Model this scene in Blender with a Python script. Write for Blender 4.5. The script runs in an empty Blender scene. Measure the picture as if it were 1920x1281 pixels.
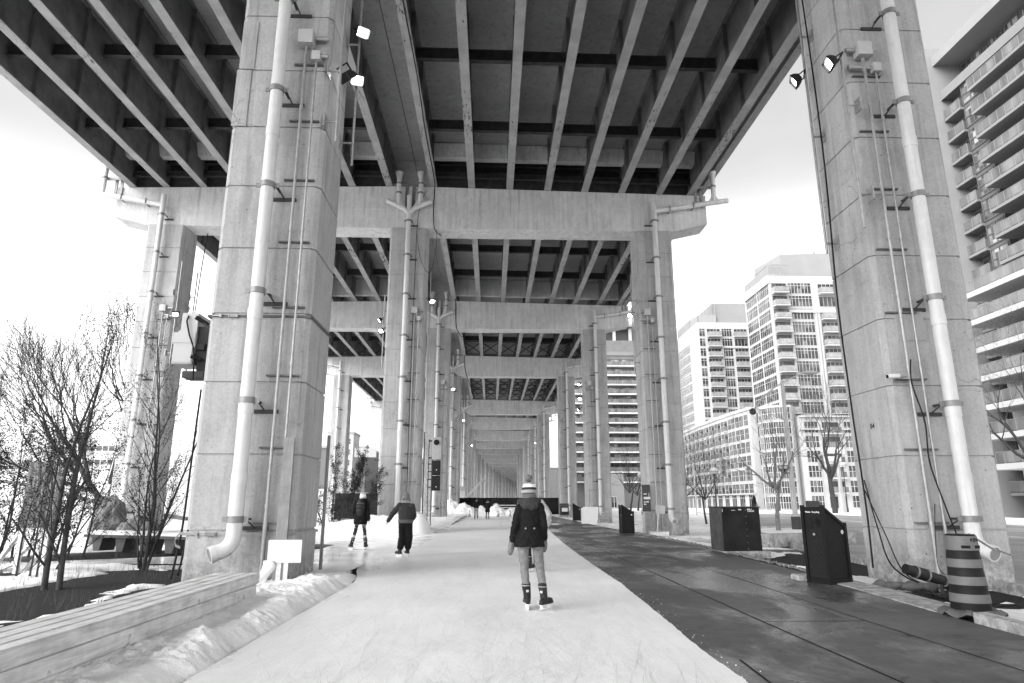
SKY_A, SKY_B, SKY_S, SUN_E, EXPO = 1.05, 1.8, .13, .5, 2.05
import bpy, bmesh, math, random
from math import sin, cos, pi, radians, sqrt, atan2, hypot
from mathutils import Vector, Matrix, noise
random.seed(7)
scn = bpy.context.scene
COL = scn.collection
H = 1.42
# ------------------------------------------------------------------ helpers
def link(o, parent=None):
    COL.objects.link(o)
    if parent is not None: o.parent = parent
    return o
def tag(o, label=None, cat=None, group=None, kind=None):
    if label: o['label'] = label
    if cat: o['category'] = cat
    if group: o['group'] = group
    if kind: o['kind'] = kind
    return o
def thing(name, label, cat, loc=(0, 0, 0), rz=0.0, group=None):
    o = bpy.data.objects.new(name, None)
    o.empty_display_size = 0.2
    o.location = loc; o.rotation_euler = (0, 0, rz)
    COL.objects.link(o)
    return tag(o, label, cat, group)
def copy_tree(o, parent=None):
    c = o.copy(); COL.objects.link(c); c.parent = parent
    for ch in o.children: copy_tree(ch, c)
    return c
def place(name, mesh, parent, loc=(0, 0, 0), rz=0.0, label=None):
    o = bpy.data.objects.new(name, mesh); o.location = loc; o.rotation_euler = (0, 0, rz)
    link(o, parent)
    if label: o['label'] = label
    return o

class MB:
    """collects shapes and builds ONE mesh object"""
    def __init__(s): s.v = []; s.f = []; s.m = []; s.mi = 0
    def add(s, vs, fs):
        b = len(s.v); s.v += [tuple(p) for p in vs]
        s.f += [tuple(i + b for i in q) for q in fs]; s.m += [s.mi] * len(fs)
        return s
    def box(s, x0, x1, y0, y1, z0, z1, M=None):
        vs = [Vector(p) for p in ((x0,y0,z0),(x1,y0,z0),(x1,y1,z0),(x0,y1,z0),(x0,y0,z1),(x1,y0,z1),(x1,y1,z1),(x0,y1,z1))]
        if M is not None: vs = [M @ p for p in vs]
        return s.add(vs, [(0,3,2,1),(4,5,6,7),(0,1,5,4),(1,2,6,5),(2,3,7,6),(3,0,4,7)])
    def cbox(s, x0, x1, y0, y1, z0, z1, c=0.02, M=None):
        """box with chamfered vertical and top edges"""
        def ring(x0, x1, y0, y1, c, z):
            return [(x0+c,y0,z),(x1-c,y0,z),(x1,y0+c,z),(x1,y1-c,z),(x1-c,y1,z),(x0+c,y1,z),(x0,y1-c,z),(x0,y0+c,z)]
        R = [ring(x0,x1,y0,y1,c,z0), ring(x0,x1,y0,y1,c,z1-c), ring(x0+c,x1-c,y0+c,y1-c,c*.5,z1)]
        return s.loft(R, M=M)
    def loft(s, R, closed=True, caps=True, M=None):
        n = len(R[0]); vs = [Vector(p) for r in R for p in r]
        if M is not None: vs = [M @ p for p in vs]
        fs = []
        for k in range(len(R) - 1):
            for i in range(n if closed else n - 1):
                j = (i + 1) % n
                fs.append((k*n+i, k*n+j, (k+1)*n+j, (k+1)*n+i))
        if caps:
            fs.append(tuple(range(n - 1, -1, -1))); fs.append(tuple((len(R)-1)*n + i for i in range(n)))
        return s.add(vs, fs)
    def tube(s, pts, r, n=10, caps=True, ry=None):
        pts = [Vector(p) for p in pts]
        rs = r if isinstance(r, (list, tuple)) else [r] * len(pts)
        R = []; up = None
        for i, p in enumerate(pts):
            a = pts[max(i-1, 0)]; b = pts[min(i+1, len(pts)-1)]
            t = (b - a)
            if t.length < 1e-9: t = Vector((0,0,1))
            t.normalize()
            if up is None:
                up = Vector((0,1,0)) if abs(t.y) < .9 else Vector((1,0,0))
            u = t.cross(up)
            if u.length < 1e-6: u = t.orthogonal()
            u.normalize(); w = u.cross(t).normalized(); up = w
            q = rs[i] if not ry else ry[i]
            R.append([p + u*(rs[i]*cos(2*pi*k/n)) + w*(q*sin(2*pi*k/n)) for k in range(n)])
        return s.loft(R, caps=caps)
    def bar(s, a, b, w, d=None, up=(0,0,1)):
        a = Vector(a); b = Vector(b); d = d or w
        t = (b - a).normalized(); u = t.cross(Vector(up))
        if u.length < 1e-5: u = t.orthogonal()
        u.normalize(); q = u.cross(t)
        R = [[p + u*sx*w/2 + q*sy*d/2 for sx, sy in ((-1,-1),(1,-1),(1,1),(-1,1))] for p in (a, b)]
        return s.loft(R)
    def lathe(s, prof, n=16, M=None, caps=True):
        R = [[(r*cos(2*pi*k/n), r*sin(2*pi*k/n), z) for k in range(n)] for r, z in prof]
        return s.loft(R, M=M, caps=caps)
    def ring(s, c, r0, r1, h, n=18):
        """band (open ring) with vertical axis"""
        x, y, z = c
        R = [[(x+r*cos(2*pi*k/n), y+r*sin(2*pi*k/n), z+dz) for k in range(n)] for r, dz in ((r0,0),(r1,0),(r1,h),(r0,h),(r0,0))]
        return s.loft(R, caps=False)
    def prism(s, poly, a0, a1, axis='y', M=None):
        """polygon (pairs) extruded along an axis: y -> (x,z), x -> (y,z), z -> (x,y)"""
        def P(p, a):
            return (p[0], a, p[1]) if axis == 'y' else ((a, p[0], p[1]) if axis == 'x' else (p[0], p[1], a))
        return s.loft([[P(p, a0) for p in poly], [P(p, a1) for p in poly]], M=M)
    def ball(s, c, r, nu=12, nv=8, M=None):
        rx, ry, rz = r if isinstance(r, (tuple, list)) else (r, r, r)
        prof = [(max(sin(pi*k/nv), .02), -cos(pi*k/nv)) for k in range(nv + 1)]
        R = [[(c[0]+rx*q*cos(2*pi*k/nu), c[1]+ry*q*sin(2*pi*k/nu), c[2]+rz*z) for k in range(nu)] for q, z in prof]
        return s.loft(R, M=M)
    def mesh(s, name, mats, smooth=False, fix=True):
        me = bpy.data.meshes.new(name); me.from_pydata(s.v, [], s.f)
        for m in (mats if isinstance(mats, (list, tuple)) else [mats]): me.materials.append(m)
        if s.m and max(s.m) > 0: me.polygons.foreach_set('material_index', s.m)
        if fix:
            bm = bmesh.new(); bm.from_mesh(me); bmesh.ops.recalc_face_normals(bm, faces=bm.faces); bm.to_mesh(me); bm.free()
        if smooth:
            me.polygons.foreach_set('use_smooth', [True]*len(me.polygons))
            if isinstance(smooth, float):
                try: me.set_sharp_from_angle(angle=smooth)
                except Exception: pass
        me.update()
        return me
    def build(s, name, mats, parent=None, smooth=False, fix=True, label=None):
        o = bpy.data.objects.new(name, s.mesh(name, mats, smooth, fix)); link(o, parent)
        if label: o['label'] = label
        return o
SM = radians(40)

# ------------------------------------------------------------------ photo measuring (points on the ground plane, in metres)
_f, _cx, _cy = 1230., 960., 640.5
_yaw, _pit = radians(1.808761), radians(13.816826)
_fw = Vector((sin(_yaw)*cos(_pit), cos(_yaw)*cos(_pit), sin(_pit))); _rt = Vector((cos(_yaw), -sin(_yaw), 0)); _up = _rt.cross(_fw)
def _ray(x, y): return _fw*_f + _rt*(x-_cx) + _up*(_cy-y)
def G(x, y, z=0.0):
    v = _ray(x, y); t = (z-H)/v.z; return Vector((v.x*t, v.y*t, z))
def atY(x, y, Y):
    v = _ray(x, y); t = Y/v.y; return Vector((v.x*t, Y, H+v.z*t))

# ------------------------------------------------------------------ materials (all grey: the photograph is black and white)
class NT:
    def __init__(s, m):
        m.use_nodes = True; s.t = m.node_tree; s.n = s.t.nodes; s.b = s.n.get('Principled BSDF')
    def new(s, typ, **kw):
        n = s.n.new(typ)
        for k, v in kw.items(): setattr(n, k, v)
        return n
    def link(s, a, b): s.t.links.new(a, b)
    def pos(s, scale=(1,1,1), obj=False):
        if obj:
            g = s.new('ShaderNodeTexCoord').outputs['Object']
        else: g = s.new('ShaderNodeNewGeometry').outputs['Position']
        mp = s.new('ShaderNodeMapping'); mp.inputs['Scale'].default_value = scale
        s.link(g, mp.inputs['Vector']); return mp.outputs['Vector']
    def noise(s, vec, scale, detail=4, rough=.55, dist=0.0):
        n = s.new('ShaderNodeTexNoise'); n.inputs['Scale'].default_value = scale; n.inputs['Detail'].default_value = detail
        n.inputs['Roughness'].default_value = rough; n.inputs['Distortion'].default_value = dist
        s.link(vec, n.inputs['Vector']); return n.outputs['Fac']
    def ramp(s, fac, stops):
        r = s.new('ShaderNodeValToRGB'); e = r.color_ramp.elements
        while len(e) < len(stops): e.new(0.5)
        for k, (p, v) in enumerate(stops):
            e[k].position = p; e[k].color = (v, v, v, 1)
        s.link(fac, r.inputs['Fac']); return r.outputs['Color']
    def val(s, out, a, b):  # map 0..1 -> a..b
        m = s.new('ShaderNodeMapRange'); m.inputs['From Min'].default_value = .28; m.inputs['From Max'].default_value = .72
        m.inputs['To Min'].default_value = a; m.inputs['To Max'].default_value = b
        s.link(out, m.inputs['Value']); return m.outputs['Result']
    def math(s, op, a, b=None):
        m = s.new('ShaderNodeMath', operation=op)
        for i, q in enumerate((a, b)):
            if q is None: continue
            if isinstance(q, (int, float)): m.inputs[i].default_value = q
            else: s.link(q, m.inputs[i])
        return m.outputs[0]
    def mix(s, fac, a, b):
        m = s.new('ShaderNodeMix', data_type='FLOAT')
        for i, q in ((0, fac), (2, a), (3, b)):
            if isinstance(q, (int, float)): m.inputs[i].default_value = q
            else: s.link(q, m.inputs[i])
        return m.outputs[0]
    def grey(s, out):
        c = s.new('ShaderNodeCombineColor')
        for i in range(3): s.link(out, c.inputs[i])
        s.link(c.outputs[0], s.b.inputs['Base Color'])
    def bump(s, h, strength=.3, dist=.01):
        b = s.new('ShaderNodeBump'); b.inputs['Strength'].default_value = strength; b.inputs['Distance'].default_value = dist
        s.link(h, b.inputs['Height']); s.link(b.outputs[0], s.b.inputs['Normal'])
def mat(name, base, rough=.6, metal=0.0, spec=.4, var=.12, scale=6.0, bump=0.0, obj=False, emit=None):
    m = bpy.data.materials.new(name); t = NT(m); b = t.b
    b.inputs['Roughness'].default_value = rough; b.inputs['Metallic'].default_value = metal
    b.inputs['Specular IOR Level'].default_value = spec if base > .07 else spec*.3
    b.inputs['Base Color'].default_value = (base, base, base, 1)
    if var > 0:
        n = t.noise(t.pos(obj=obj), scale, 5, .6)
        t.grey(t.val(n, base*(1-1.2*var), base*(1+1.2*var)))
        if bump > 0: t.bump(n, bump, .02)
    if emit:
        b.inputs['Emission Color'].default_value = (1, 1, 1, 1); b.inputs['Emission Strength'].default_value = emit
    return m

def concrete(name, base, streak=.5, pits=True, crack=True, stain=.0, scale=1.0):
    m = bpy.data.materials.new(name); t = NT(m); b = t.b
    b.inputs['Roughness'].default_value = .85; b.inputs['Specular IOR Level'].default_value = .25
    p = t.pos()
    big = t.noise(p, .55*scale, 6, .62, .6)
    fine = t.noise(p, 22*scale, 5, .6)
    mid = t.noise(t.pos((1,1,.8)), 3.1*scale, 5, .65, .4)
    stre = t.noise(t.pos((7,7,.22)), 1.0*scale, 4, .6)
    k = t.math('ADD', t.val(big, -.13, .13), t.val(fine, -.12, .12))
    k = t.math('ADD', k, t.val(mid, -.085, .085))
    k = t.math('ADD', k, t.math('MULTIPLY', t.val(stre, -.11, .11), streak))
    v = t.math('MULTIPLY', t.math('ADD', k, 1.0), base)
    if pits:
        vo = t.new('ShaderNodeTexVoronoi'); vo.inputs['Scale'].default_value = 5.5; t.link(t.pos(), vo.inputs['Vector'])
        pit = t.ramp(vo.outputs['Distance'], [(.07, 1), (.12, 0)])
        gate = t.ramp(t.noise(p, 1.3, 4, .6), [(.46, 0), (.58, 1)])
        pf = t.math('MULTIPLY', pit, gate)
        v = t.mix(pf, v, base*.35)
    if crack:
        vc = t.new('ShaderNodeTexVoronoi', feature='DISTANCE_TO_EDGE'); vc.inputs['Scale'].default_value = .8
        wv = t.new('ShaderNodeVectorMath', operation='ADD'); t.link(p, wv.inputs[0])
        nv = t.new('ShaderNodeTexNoise'); nv.inputs['Scale'].default_value = 2.6; nv.inputs['Detail'].default_value = 6; t.link(p, nv.inputs['Vector'])
        sc = t.new('ShaderNodeVectorMath', operation='SCALE'); sc.inputs[3].default_value = .38; t.link(nv.outputs['Color'], sc.inputs[0])
        t.link(sc.outputs[0], wv.inputs[1]); t.link(wv.outputs[0], vc.inputs['Vector'])
        cr = t.ramp(vc.outputs['Distance'], [(.004, 1), (.010, 0)])
        g2 = t.ramp(t.noise(p, .45, 3, .5), [(.57, 0), (.64, .5)])
        v = t.mix(t.math('MULTIPLY', cr, g2), v, base*.38)
    if stain > 0:
        s1 = t.ramp(t.noise(t.pos((3.6,3.6,.28)), 1.0, 6, .66), [(.53, 0), (.66, 1)])
        v = t.mix(t.math('MULTIPLY', s1, stain), v, base*.4)
    # splashed dirt close to the ground
    zz = t.new('ShaderNodeSeparateXYZ'); t.link(t.new('ShaderNodeNewGeometry').outputs['Position'], zz.inputs[0])
    lo = t.new('ShaderNodeMapRange'); lo.inputs['From Min'].default_value = .75; lo.inputs['From Max'].default_value = -.1; t.link(zz.outputs['Z'], lo.inputs['Value'])
    dn = t.ramp(t.noise(p, 4.5, 6, .75), [(.42, 0), (.58, 1)])
    v = t.mix(t.math('MULTIPLY', t.math('MULTIPLY', lo.outputs[0], dn), .75), v, base*.28)
    t.grey(v)
    t.bump(t.math('ADD', fine, t.math('MULTIPLY', mid, 2.0)), .25, .012)
    return m

M = {}
M['concrete'] = concrete('concrete', .37, 1.0, stain=.42)
M['cap_concrete'] = concrete('cap_concrete', .56, 1.0, stain=.45)
M['slab_concrete'] = concrete('slab_concrete', .29, .1, crack=False, stain=.45)
M['kerb_concrete'] = concrete('kerb_concrete', .42, .1)
def pvc_mat():
    m = bpy.data.materials.new('white_pvc'); t = NT(m); g = t.noise(t.pos((6,6,.5)), 1.4, 6, .7); h = t.noise(t.pos(), 5, 5, .7)
    v = t.math('ADD', t.val(g, .50, .66), t.val(h, -.04, .04)); v = t.mix(t.ramp(t.noise(t.pos((9,9,1.2)), 1.3, 6, .75), [(.63, 0), (.72, .7)]), v, .22); t.grey(v)
    t.b.inputs['Roughness'].default_value = .4; t.b.inputs['Specular IOR Level'].default_value = .35; return m
M['pvc'] = pvc_mat()
M['pvc_dark'] = mat('pipe_inside', .25, .7, var=.1)
M['galv'] = mat('galvanised_steel', .33, .45, metal=.5, var=.15, scale=9)
M['clamp'] = mat('clamp_steel', .22, .5, metal=.4, var=.15, scale=9)
M['black'] = mat('black_metal', .022, .5, var=.2, scale=8)
M['cable'] = mat('black_cable', .015, .5, var=0)
M['dark'] = mat('dark_steel', .06, .6, var=.2, scale=5)
M['bracing'] = mat('bracing_steel', .05, .7, var=.25, scale=3)
M['strut'] = mat('strut_steel', .13, .6, var=.2, scale=9)
M['bracket'] = mat('bracket_steel', .06, .6, var=.2, scale=9)
M['housing'] = mat('grey_housing', .42, .45, var=.06, scale=3)
M['lamp_on'] = mat('lamp_lens', .9, .3, var=0, emit=7)
M['lamp_off'] = mat('lamp_glass', .6, .2, var=0)
M['white'] = mat('white_board', .62, .55, var=.04, scale=3)
M['webbing'] = mat('strap_webbing', .10, .8, var=.2, scale=30)
M['webbing_light'] = mat('pale_strap_webbing', .33, .8, var=.2, scale=30)
M['bark'] = mat('dark_bark', .05, .9, var=.3, scale=12, bump=.5)
M['bark_grey'] = mat('grey_bark', .055, .9, var=.3, scale=8, bump=.5)
M['bark_pale'] = mat('pale_bark', .16, .9, var=.3, scale=8, bump=.5)
M['leaf'] = mat('dry_leaves', .028, .7, var=.35, scale=14)
M['leaf2'] = mat('pale_dry_leaves', .10, .7, var=.35, scale=14)
M['grass'] = mat('dead_grass', .07, .9, var=.3, scale=9)
M['rubber'] = mat('rubber', .03, .7, var=.2)
# peeling girder paint: light grey with dark flaked patches near the edges and ends
def girder_mat():
    m = bpy.data.materials.new('girder_paint'); t = NT(m)
    t.b.inputs['Roughness'].default_value = .6; t.b.inputs['Specular IOR Level'].default_value = .3
    p = t.pos()
    n1 = t.noise(p, 1.1, 5, .6); n2 = t.noise(t.pos((6,1.6,6)), 1.5, 6, .7, .5); n3 = t.noise(p, .16, 2, .5)
    v = t.val(n1, .23, .36)
    fl = t.ramp(t.math('ADD', n2, t.math('MULTIPLY', t.math('SUBTRACT', n3, .5), .55)), [(.64, 0), (.665, 1)])
    v = t.mix(fl, v, .05)
    t.grey(v); t.bump(fl, .3, .01); return m
M['girder'] = girder_mat()
M['web'] = mat('shaded_web_paint', .15, .7, var=.3, scale=1.4)  # under-deck shade put into the web colour, darker than the bottom flanges
def ice_mat():
    m = bpy.data.materials.new('skated_ice'); t = NT(m)
    p = t.pos()
    big = t.noise(p, .22, 4, .5, .4); mid = t.noise(t.pos((1,.45,1)), 1.4, 6, .65, .6); fine = t.noise(p, 26, 4, .7)
    v = t.math('ADD', t.val(big, .80, .92), t.val(mid, -.07, .05))
    st1 = t.noise(t.pos((9,.8,1)), 1.2, 6, .7, .8); st2 = t.noise(t.pos((1.2,10,1)), 1.1, 6, .7, .8)
    v = t.math('ADD', v, t.math('ADD', t.val(st1, -.04, .04), t.val(st2, -.03, .03)))
    v = t.math('ADD', v, t.val(fine, -.035, .035))
    t.grey(v)
    # wet, glossier ice away to the left of the rink and along its edge
    sx = t.new('ShaderNodeSeparateXYZ'); t.link(t.new('ShaderNodeNewGeometry').outputs['Position'], sx.inputs[0])
    wet = t.new('ShaderNodeMapRange'); wet.inputs['From Min'].default_value = -.8; wet.inputs['From Max'].default_value = -3.6
    wet.inputs['To Min'].default_value = 0; wet.inputs['To Max'].default_value = 1; t.link(sx.outputs['X'], wet.inputs['Value'])
    w = t.math('MULTIPLY', wet.outputs[0], t.ramp(t.noise(p, .5, 4, .6), [(.3, .4), (.6, 1)]))
    r = t.mix(w, t.val(mid, .38, .55), .12)
    t.link(r, t.b.inputs['Roughness']); t.b.inputs['Specular IOR Level'].default_value = .35
    t.bump(t.math('ADD', t.math('MULTIPLY', fine, .5), t.math('ADD', st1, mid)), .12, .006)
    return m
M['ice'] = ice_mat()
def snow_mat():
    m = bpy.data.materials.new('old_snow'); t = NT(m); p = t.pos()
    a = t.noise(p, 2.4, 6, .7); f = t.noise(p, 40, 4, .7)
    v = t.math('ADD', t.val(a, .86, .96), t.val(f, -.05, .04))
    dirt = t.ramp(t.noise(p, 9, 5, .75), [(.62, 0), (.76, .4)])
    v = t.mix(dirt, v, .42); t.grey(v)
    t.b.inputs['Roughness'].default_value = .9; t.b.inputs['Specular IOR Level'].default_value = .2
    g = t.noise(p, 75, 3, .8); v = t.mix(t.ramp(g, [(.62, 0), (.74, .25)]), v, .40); t.grey(v)
    t.bump(t.math('ADD', t.math('MULTIPLY', f, 1.6), t.math('MULTIPLY', a, 1.0)), .55, .02); return m
M['snow'] = snow_mat()
def soil_mat(name, lo, hi, sc=6):
    m = bpy.data.materials.new(name); t = NT(m); p = t.pos()
    f = t.noise(p, sc*4, 6, .75); a = t.noise(p, sc*.3, 4, .6)
    v = t.math('ADD', t.val(f, lo, hi), t.val(a, -lo*.4, lo*.4)); t.grey(v)
    t.b.inputs['Roughness'].default_value = .95; t.b.inputs['Specular IOR Level'].default_value = .2
    t.bump(f, .8, .03); return m
M['soil'] = soil_mat('dark_mulch', .005, .026)
def ground_mat():
    m = bpy.data.materials.new('snowy_ground'); t = NT(m); p = t.pos()
    f = t.noise(p, 30, 5, .7); soil = t.val(f, .006, .045)
    sn = t.val(t.noise(p, .6, 5, .6), .68, .88)
    sx = t.new('ShaderNodeSeparateXYZ'); t.link(t.new('ShaderNodeNewGeometry').outputs['Position'], sx.inputs[0])
    far = t.new('ShaderNodeMapRange'); far.inputs['From Min'].default_value = 22; far.inputs['From Max'].default_value = 34
    ax = t.math('ABSOLUTE', t.math('SUBTRACT', sx.outputs['X'], 2.0)); t.link(t.math('MAXIMUM', sx.outputs['Y'], t.math('MULTIPLY', ax, 1.7)), far.inputs['Value'])
    g = t.math('MULTIPLY', far.outputs[0], t.ramp(t.noise(p, .25, 5, .6), [(.30, 0), (.38, 1)]))
    t.grey(t.mix(g, soil, sn)); t.b.inputs['Roughness'].default_value = .95; t.b.inputs['Specular IOR Level'].default_value = .2
    t.bump(f, .6, .03); return m
M['ground'] = ground_mat()
def path_mat():
    m = bpy.data.materials.new('wet_path'); t = NT(m); p = t.pos()
    big = t.noise(p, .35, 5, .6, .5); mid = t.noise(t.pos((.7,2.2,1)), 1.3, 6, .7, .6); fine = t.noise(p, 55, 4, .7)
    v = t.math('ADD', t.val(big, .040, .115), t.val(mid, -.018, .028)); v = t.math('ADD', v, t.val(fine, -.010, .012)); m3 = t.noise(p, 3.2, 8, .78, .3); v = t.math('ADD', v, t.val(m3, -.022, .030))
    blot = t.ramp(t.noise(t.pos((1,.55,1)), 2.3, 7, .72, .8), [(.36, 1), (.43, 0)]); v = t.mix(t.math('MULTIPLY', blot, .6), v, .012)
    v = t.math('MAXIMUM', v, .010)
    salt = t.ramp(t.noise(p, 30, 3, .8), [(.64, 0), (.70, 1)])
    sg = t.ramp(t.noise(t.pos((1,.5,1)), .8, 4, .6), [(.50, 0), (.66, .8)])
    v = t.mix(t.math('MULTIPLY', salt, sg), v, .5)
    pale = t.ramp(t.noise(t.pos((.5,1.6,1)), 1.1, 7, .75, 1.), [(.56, 0), (.72, .6)])
    v = t.mix(pale, v, .15); t.grey(v)
    t.link(t.mix(t.ramp(t.noise(t.pos((.8,.4,1)), .7, 6, .65, .5), [(.44, 1), (.54, 0)]), t.math('ADD', t.val(big, .55, .78), t.val(mid, -.10, .10)), .26), t.b.inputs['Roughness']); t.b.inputs['Specular IOR Level'].default_value = .30
    t.bump(t.math('ADD', fine, mid), .2, .01); return m
M['path'] = path_mat()
def road_mat():
    m = bpy.data.materials.new('road_asphalt'); t = NT(m); p = t.pos()
    v = t.math('ADD', t.val(t.noise(p, .3, 5, .6), .16, .34), t.val(t.noise(p, 30, 3, .7), -.03, .03)); t.grey(v)
    t.b.inputs['Roughness'].default_value = .7; return m
M['road'] = road_mat()
M['paint'] = mat('road_paint', .75, .7, var=.15, scale=5)
M['joint'] = mat('path_joint', .012, .9, var=0)
def wood_mat(name, base, grain=(1.0, 14, 14), dark=.0):
    m = bpy.data.materials.new(name); t = NT(m)
    g = t.noise(t.pos(grain, obj=True), 1.6, 6, .65, 1.4); k = t.noise(t.pos((2.2,5,5), obj=True), .9, 3, .5)
    v = t.math('ADD', t.val(g, base*.72, base*1.22), t.val(k, -base*.18, base*.18))
    kn = t.ramp(k, [(.66, 0), (.71, 1)])
    v = t.mix(t.math('MULTIPLY', kn, .6), v, base*.35); t.grey(v)
    t.b.inputs['Roughness'].default_value = .7; t.bump(g, .2, .006); return m
M['wood'] = wood_mat('pale_timber', .58, (14, 1.0, 14))
M['wood_grey'] = wood_mat('grey_timber', .22, (8, 8, 1.0))
M['wood_dark'] = wood_mat('dark_timber', .09, (1.0, 12, 12))
M['bin'] = mat('charcoal_bin_panel', .014, .6, var=.3, scale=18)
M['bin_frame'] = mat('charcoal_bin_frame', .010, .5, var=.1)
M['cabinet'] = mat('dark_cabinet_paint', .020, .4, var=.35, scale=2.5)
M['cabinet_side'] = mat('worn_cabinet_paint', .06, .5, var=.35, scale=4)
M['orange'] = mat('barrel_orange', .013, .45, var=.1, scale=5)
M['reflect'] = mat('barrel_pale_band', .12, .5, var=.08, scale=12)
M['barrel_rubber'] = mat('barrel_base_rubber', .10, .8, var=.25, scale=5)
M['ink'] = mat('black_ink', .012, .7, var=0)
M['white_ink'] = mat('white_ink', .85, .6, var=0)

# ------------------------------------------------------------------ world, sun, camera
w = bpy.data.worlds.new("World"); scn.world = w; w.use_nodes = True
nt = w.node_tree; bg = nt.nodes['Background']
sky = nt.nodes.new('ShaderNodeTexSky'); sky.sky_type = 'NISHITA'; sky.sun_disc = False
SUN_EL, SUN_AZ = radians(41), radians(228)     # azimuth measured clockwise from +Y: to the left of the camera
sky.sun_elevation = SUN_EL; sky.sun_rotation = SUN_AZ; sky.air_density = 1.0; sky.dust_density = 6.0; sky.ozone_density = 1.0
bw = nt.nodes.new('ShaderNodeRGBToBW'); nt.links.new(sky.outputs[0], bw.inputs[0])
tc = nt.nodes.new('ShaderNodeTexCoord'); mpw = nt.nodes.new('ShaderNodeMapping'); mpw.inputs['Scale'].default_value = (1, 1, 2.2)
nt.links.new(tc.outputs['Generated'], mpw.inputs['Vector'])
cl = nt.nodes.new('ShaderNodeTexNoise'); cl.inputs['Scale'].default_value = 2.1; cl.inputs['Detail'].default_value = 7; cl.inputs['Roughness'].default_value = .5; cl.inputs['Distortion'].default_value = .3
nt.links.new(mpw.outputs[0], cl.inputs['Vector'])
mr = nt.nodes.new('ShaderNodeMapRange'); mr.inputs['From Min'].default_value = .3; mr.inputs['From Max'].default_value = .7
mr.inputs['To Min'].default_value = .86; mr.inputs['To Max'].default_value = 1.12; nt.links.new(cl.outputs['Fac'], mr.inputs['Value'])
# overcast veil: half the clear-sky brightness, half an even grey cloud layer
mu = nt.nodes.new('ShaderNodeMath'); mu.operation = 'MULTIPLY_ADD'; mu.inputs[1].default_value = SKY_A; mu.inputs[2].default_value = SKY_B
nt.links.new(bw.outputs[0], mu.inputs[0])
m2 = nt.nodes.new('ShaderNodeMath'); m2.operation = 'MULTIPLY'; nt.links.new(mu.outputs[0], m2.inputs[0]); nt.links.new(mr.outputs[0], m2.inputs[1])
# the cloud deck is thicker overhead than towards the horizon
sz = nt.nodes.new('ShaderNodeSeparateXYZ'); nt.links.new(tc.outputs['Generated'], sz.inputs[0])
vr = nt.nodes.new('ShaderNodeMapRange'); vr.interpolation_type = 'SMOOTHSTEP'; vr.inputs['From Min'].default_value = .26; vr.inputs['From Max'].default_value = .46
vr.inputs['To Min'].default_value = 1.06; vr.inputs['To Max'].default_value = .42; nt.links.new(sz.outputs['Z'], vr.inputs['Value'])
m3 = nt.nodes.new('ShaderNodeMath'); m3.operation = 'MULTIPLY'; nt.links.new(m2.outputs[0], m3.inputs[0]); nt.links.new(vr.outputs[0], m3.inputs[1])
nt.links.new(m3.outputs[0], bg.inputs['Color']); bg.inputs['Strength'].default_value = SKY_S
sl = bpy.data.lights.new('sun', 'SUN'); sl.energy = SUN_E; sl.angle = radians(50); sl.color = (1, 1, 1)
so = bpy.data.objects.new('sun', sl); link(so)
sd = Vector((sin(SUN_AZ)*cos(SUN_EL), cos(SUN_AZ)*cos(SUN_EL), sin(SUN_EL)))
so.rotation_euler = sd.to_track_quat('Z', 'Y').to_euler(); so.location = sd*60
cam = bpy.data.cameras.new('camera'); co = bpy.data.objects.new('camera', cam); link(co)
co.location = (0, 0, H); co.rotation_euler = (radians(90)+_pit, 0, -_yaw)
cam.sensor_width = 36; cam.lens = _f/1920*36; cam.clip_start = .05; cam.clip_end = 6000
scn.camera = co
scn.view_settings.view_transform = 'Standard'; scn.view_settings.look = 'None'; scn.view_settings.gamma = 1
scn.view_settings.use_curve_mapping = False; scn.view_settings.exposure = EXPO
try:
    scn.cycles.use_denoising = True; scn.cycles.max_bounces = 8; scn.cycles.diffuse_bounces = 8
except Exception: pass
# ================================================================== SETTING
def sstep(a, b, x):
    t = min(max((x-a)/(b-a), 0), 1); return t*t*(3-2*t)
def nz(x, y, s, seed=0.0, oct=4):
    return noise.fractal(Vector((x*s+seed, y*s-seed*.7, seed)), 1.0, 2.1, oct)
def path_edge(y): return 5.85 + .42*sstep(7, 13, y) + .45*sstep(13, 26, y) - .2*sstep(30, 50, y)
def ice_edge(y): return 2.09 + .30*sstep(5, 14, y) + (max(y-12, 0)/57.0)**1.6*3.0
def zg(x, y):
    z = -.035
    z -= .20*sstep(path_edge(y)+.2, path_edge(y)+2.2, x)*(1-sstep(80, 120, y))
    z += 4.6*sstep(-17, -40, x)*sstep(38, 66, y)                      # grassy bank at the far left
    z += .12*nz(x, y, .22, 3)*sstep(-3.5, -6, x)*sstep(3, 6, y)
    z += .10*nz(x, y, .15, 8)*sstep(9, 12, x)
    return z
def grid_lines(marks):
    out = []
    for a, b, st in marks:
        n = max(1, round((b-a)/st)); out += [a+(b-a)*i/n for i in range(n)]
    out.append(marks[-1][1]); return out
def height_sheet(name, xs, ys, fn, m, keep=None, smooth=True):
    nx, ny = len(xs), len(ys); vs = []; hs = []
    for y in ys:
        for x in xs:
            h = fn(x, y); hs.append(h); vs.append((x, y, h))
    fs = []
    for j in range(ny-1):
        for i in range(nx-1):
            q = (j*nx+i, j*nx+i+1, (j+1)*nx+i+1, (j+1)*nx+i)
            if keep is None or any(keep(*vs[k]) for k in q): fs.append(q)
    used = sorted({k for q in fs for k in q}); mp = {k: i for i, k in enumerate(used)}
    b = MB(); b.add([vs[k] for k in used], [tuple(mp[k] for k in q) for q in fs])
    return b.build(name, m, smooth=smooth, fix=False)
gx = grid_lines([(-1500,-300,200),(-300,-60,20),(-60,-20,2.5),(-20,-3,.8),(-3,6,3),(6,14,.7),(14,60,5),(60,300,30),(300,1500,200)])
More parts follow.
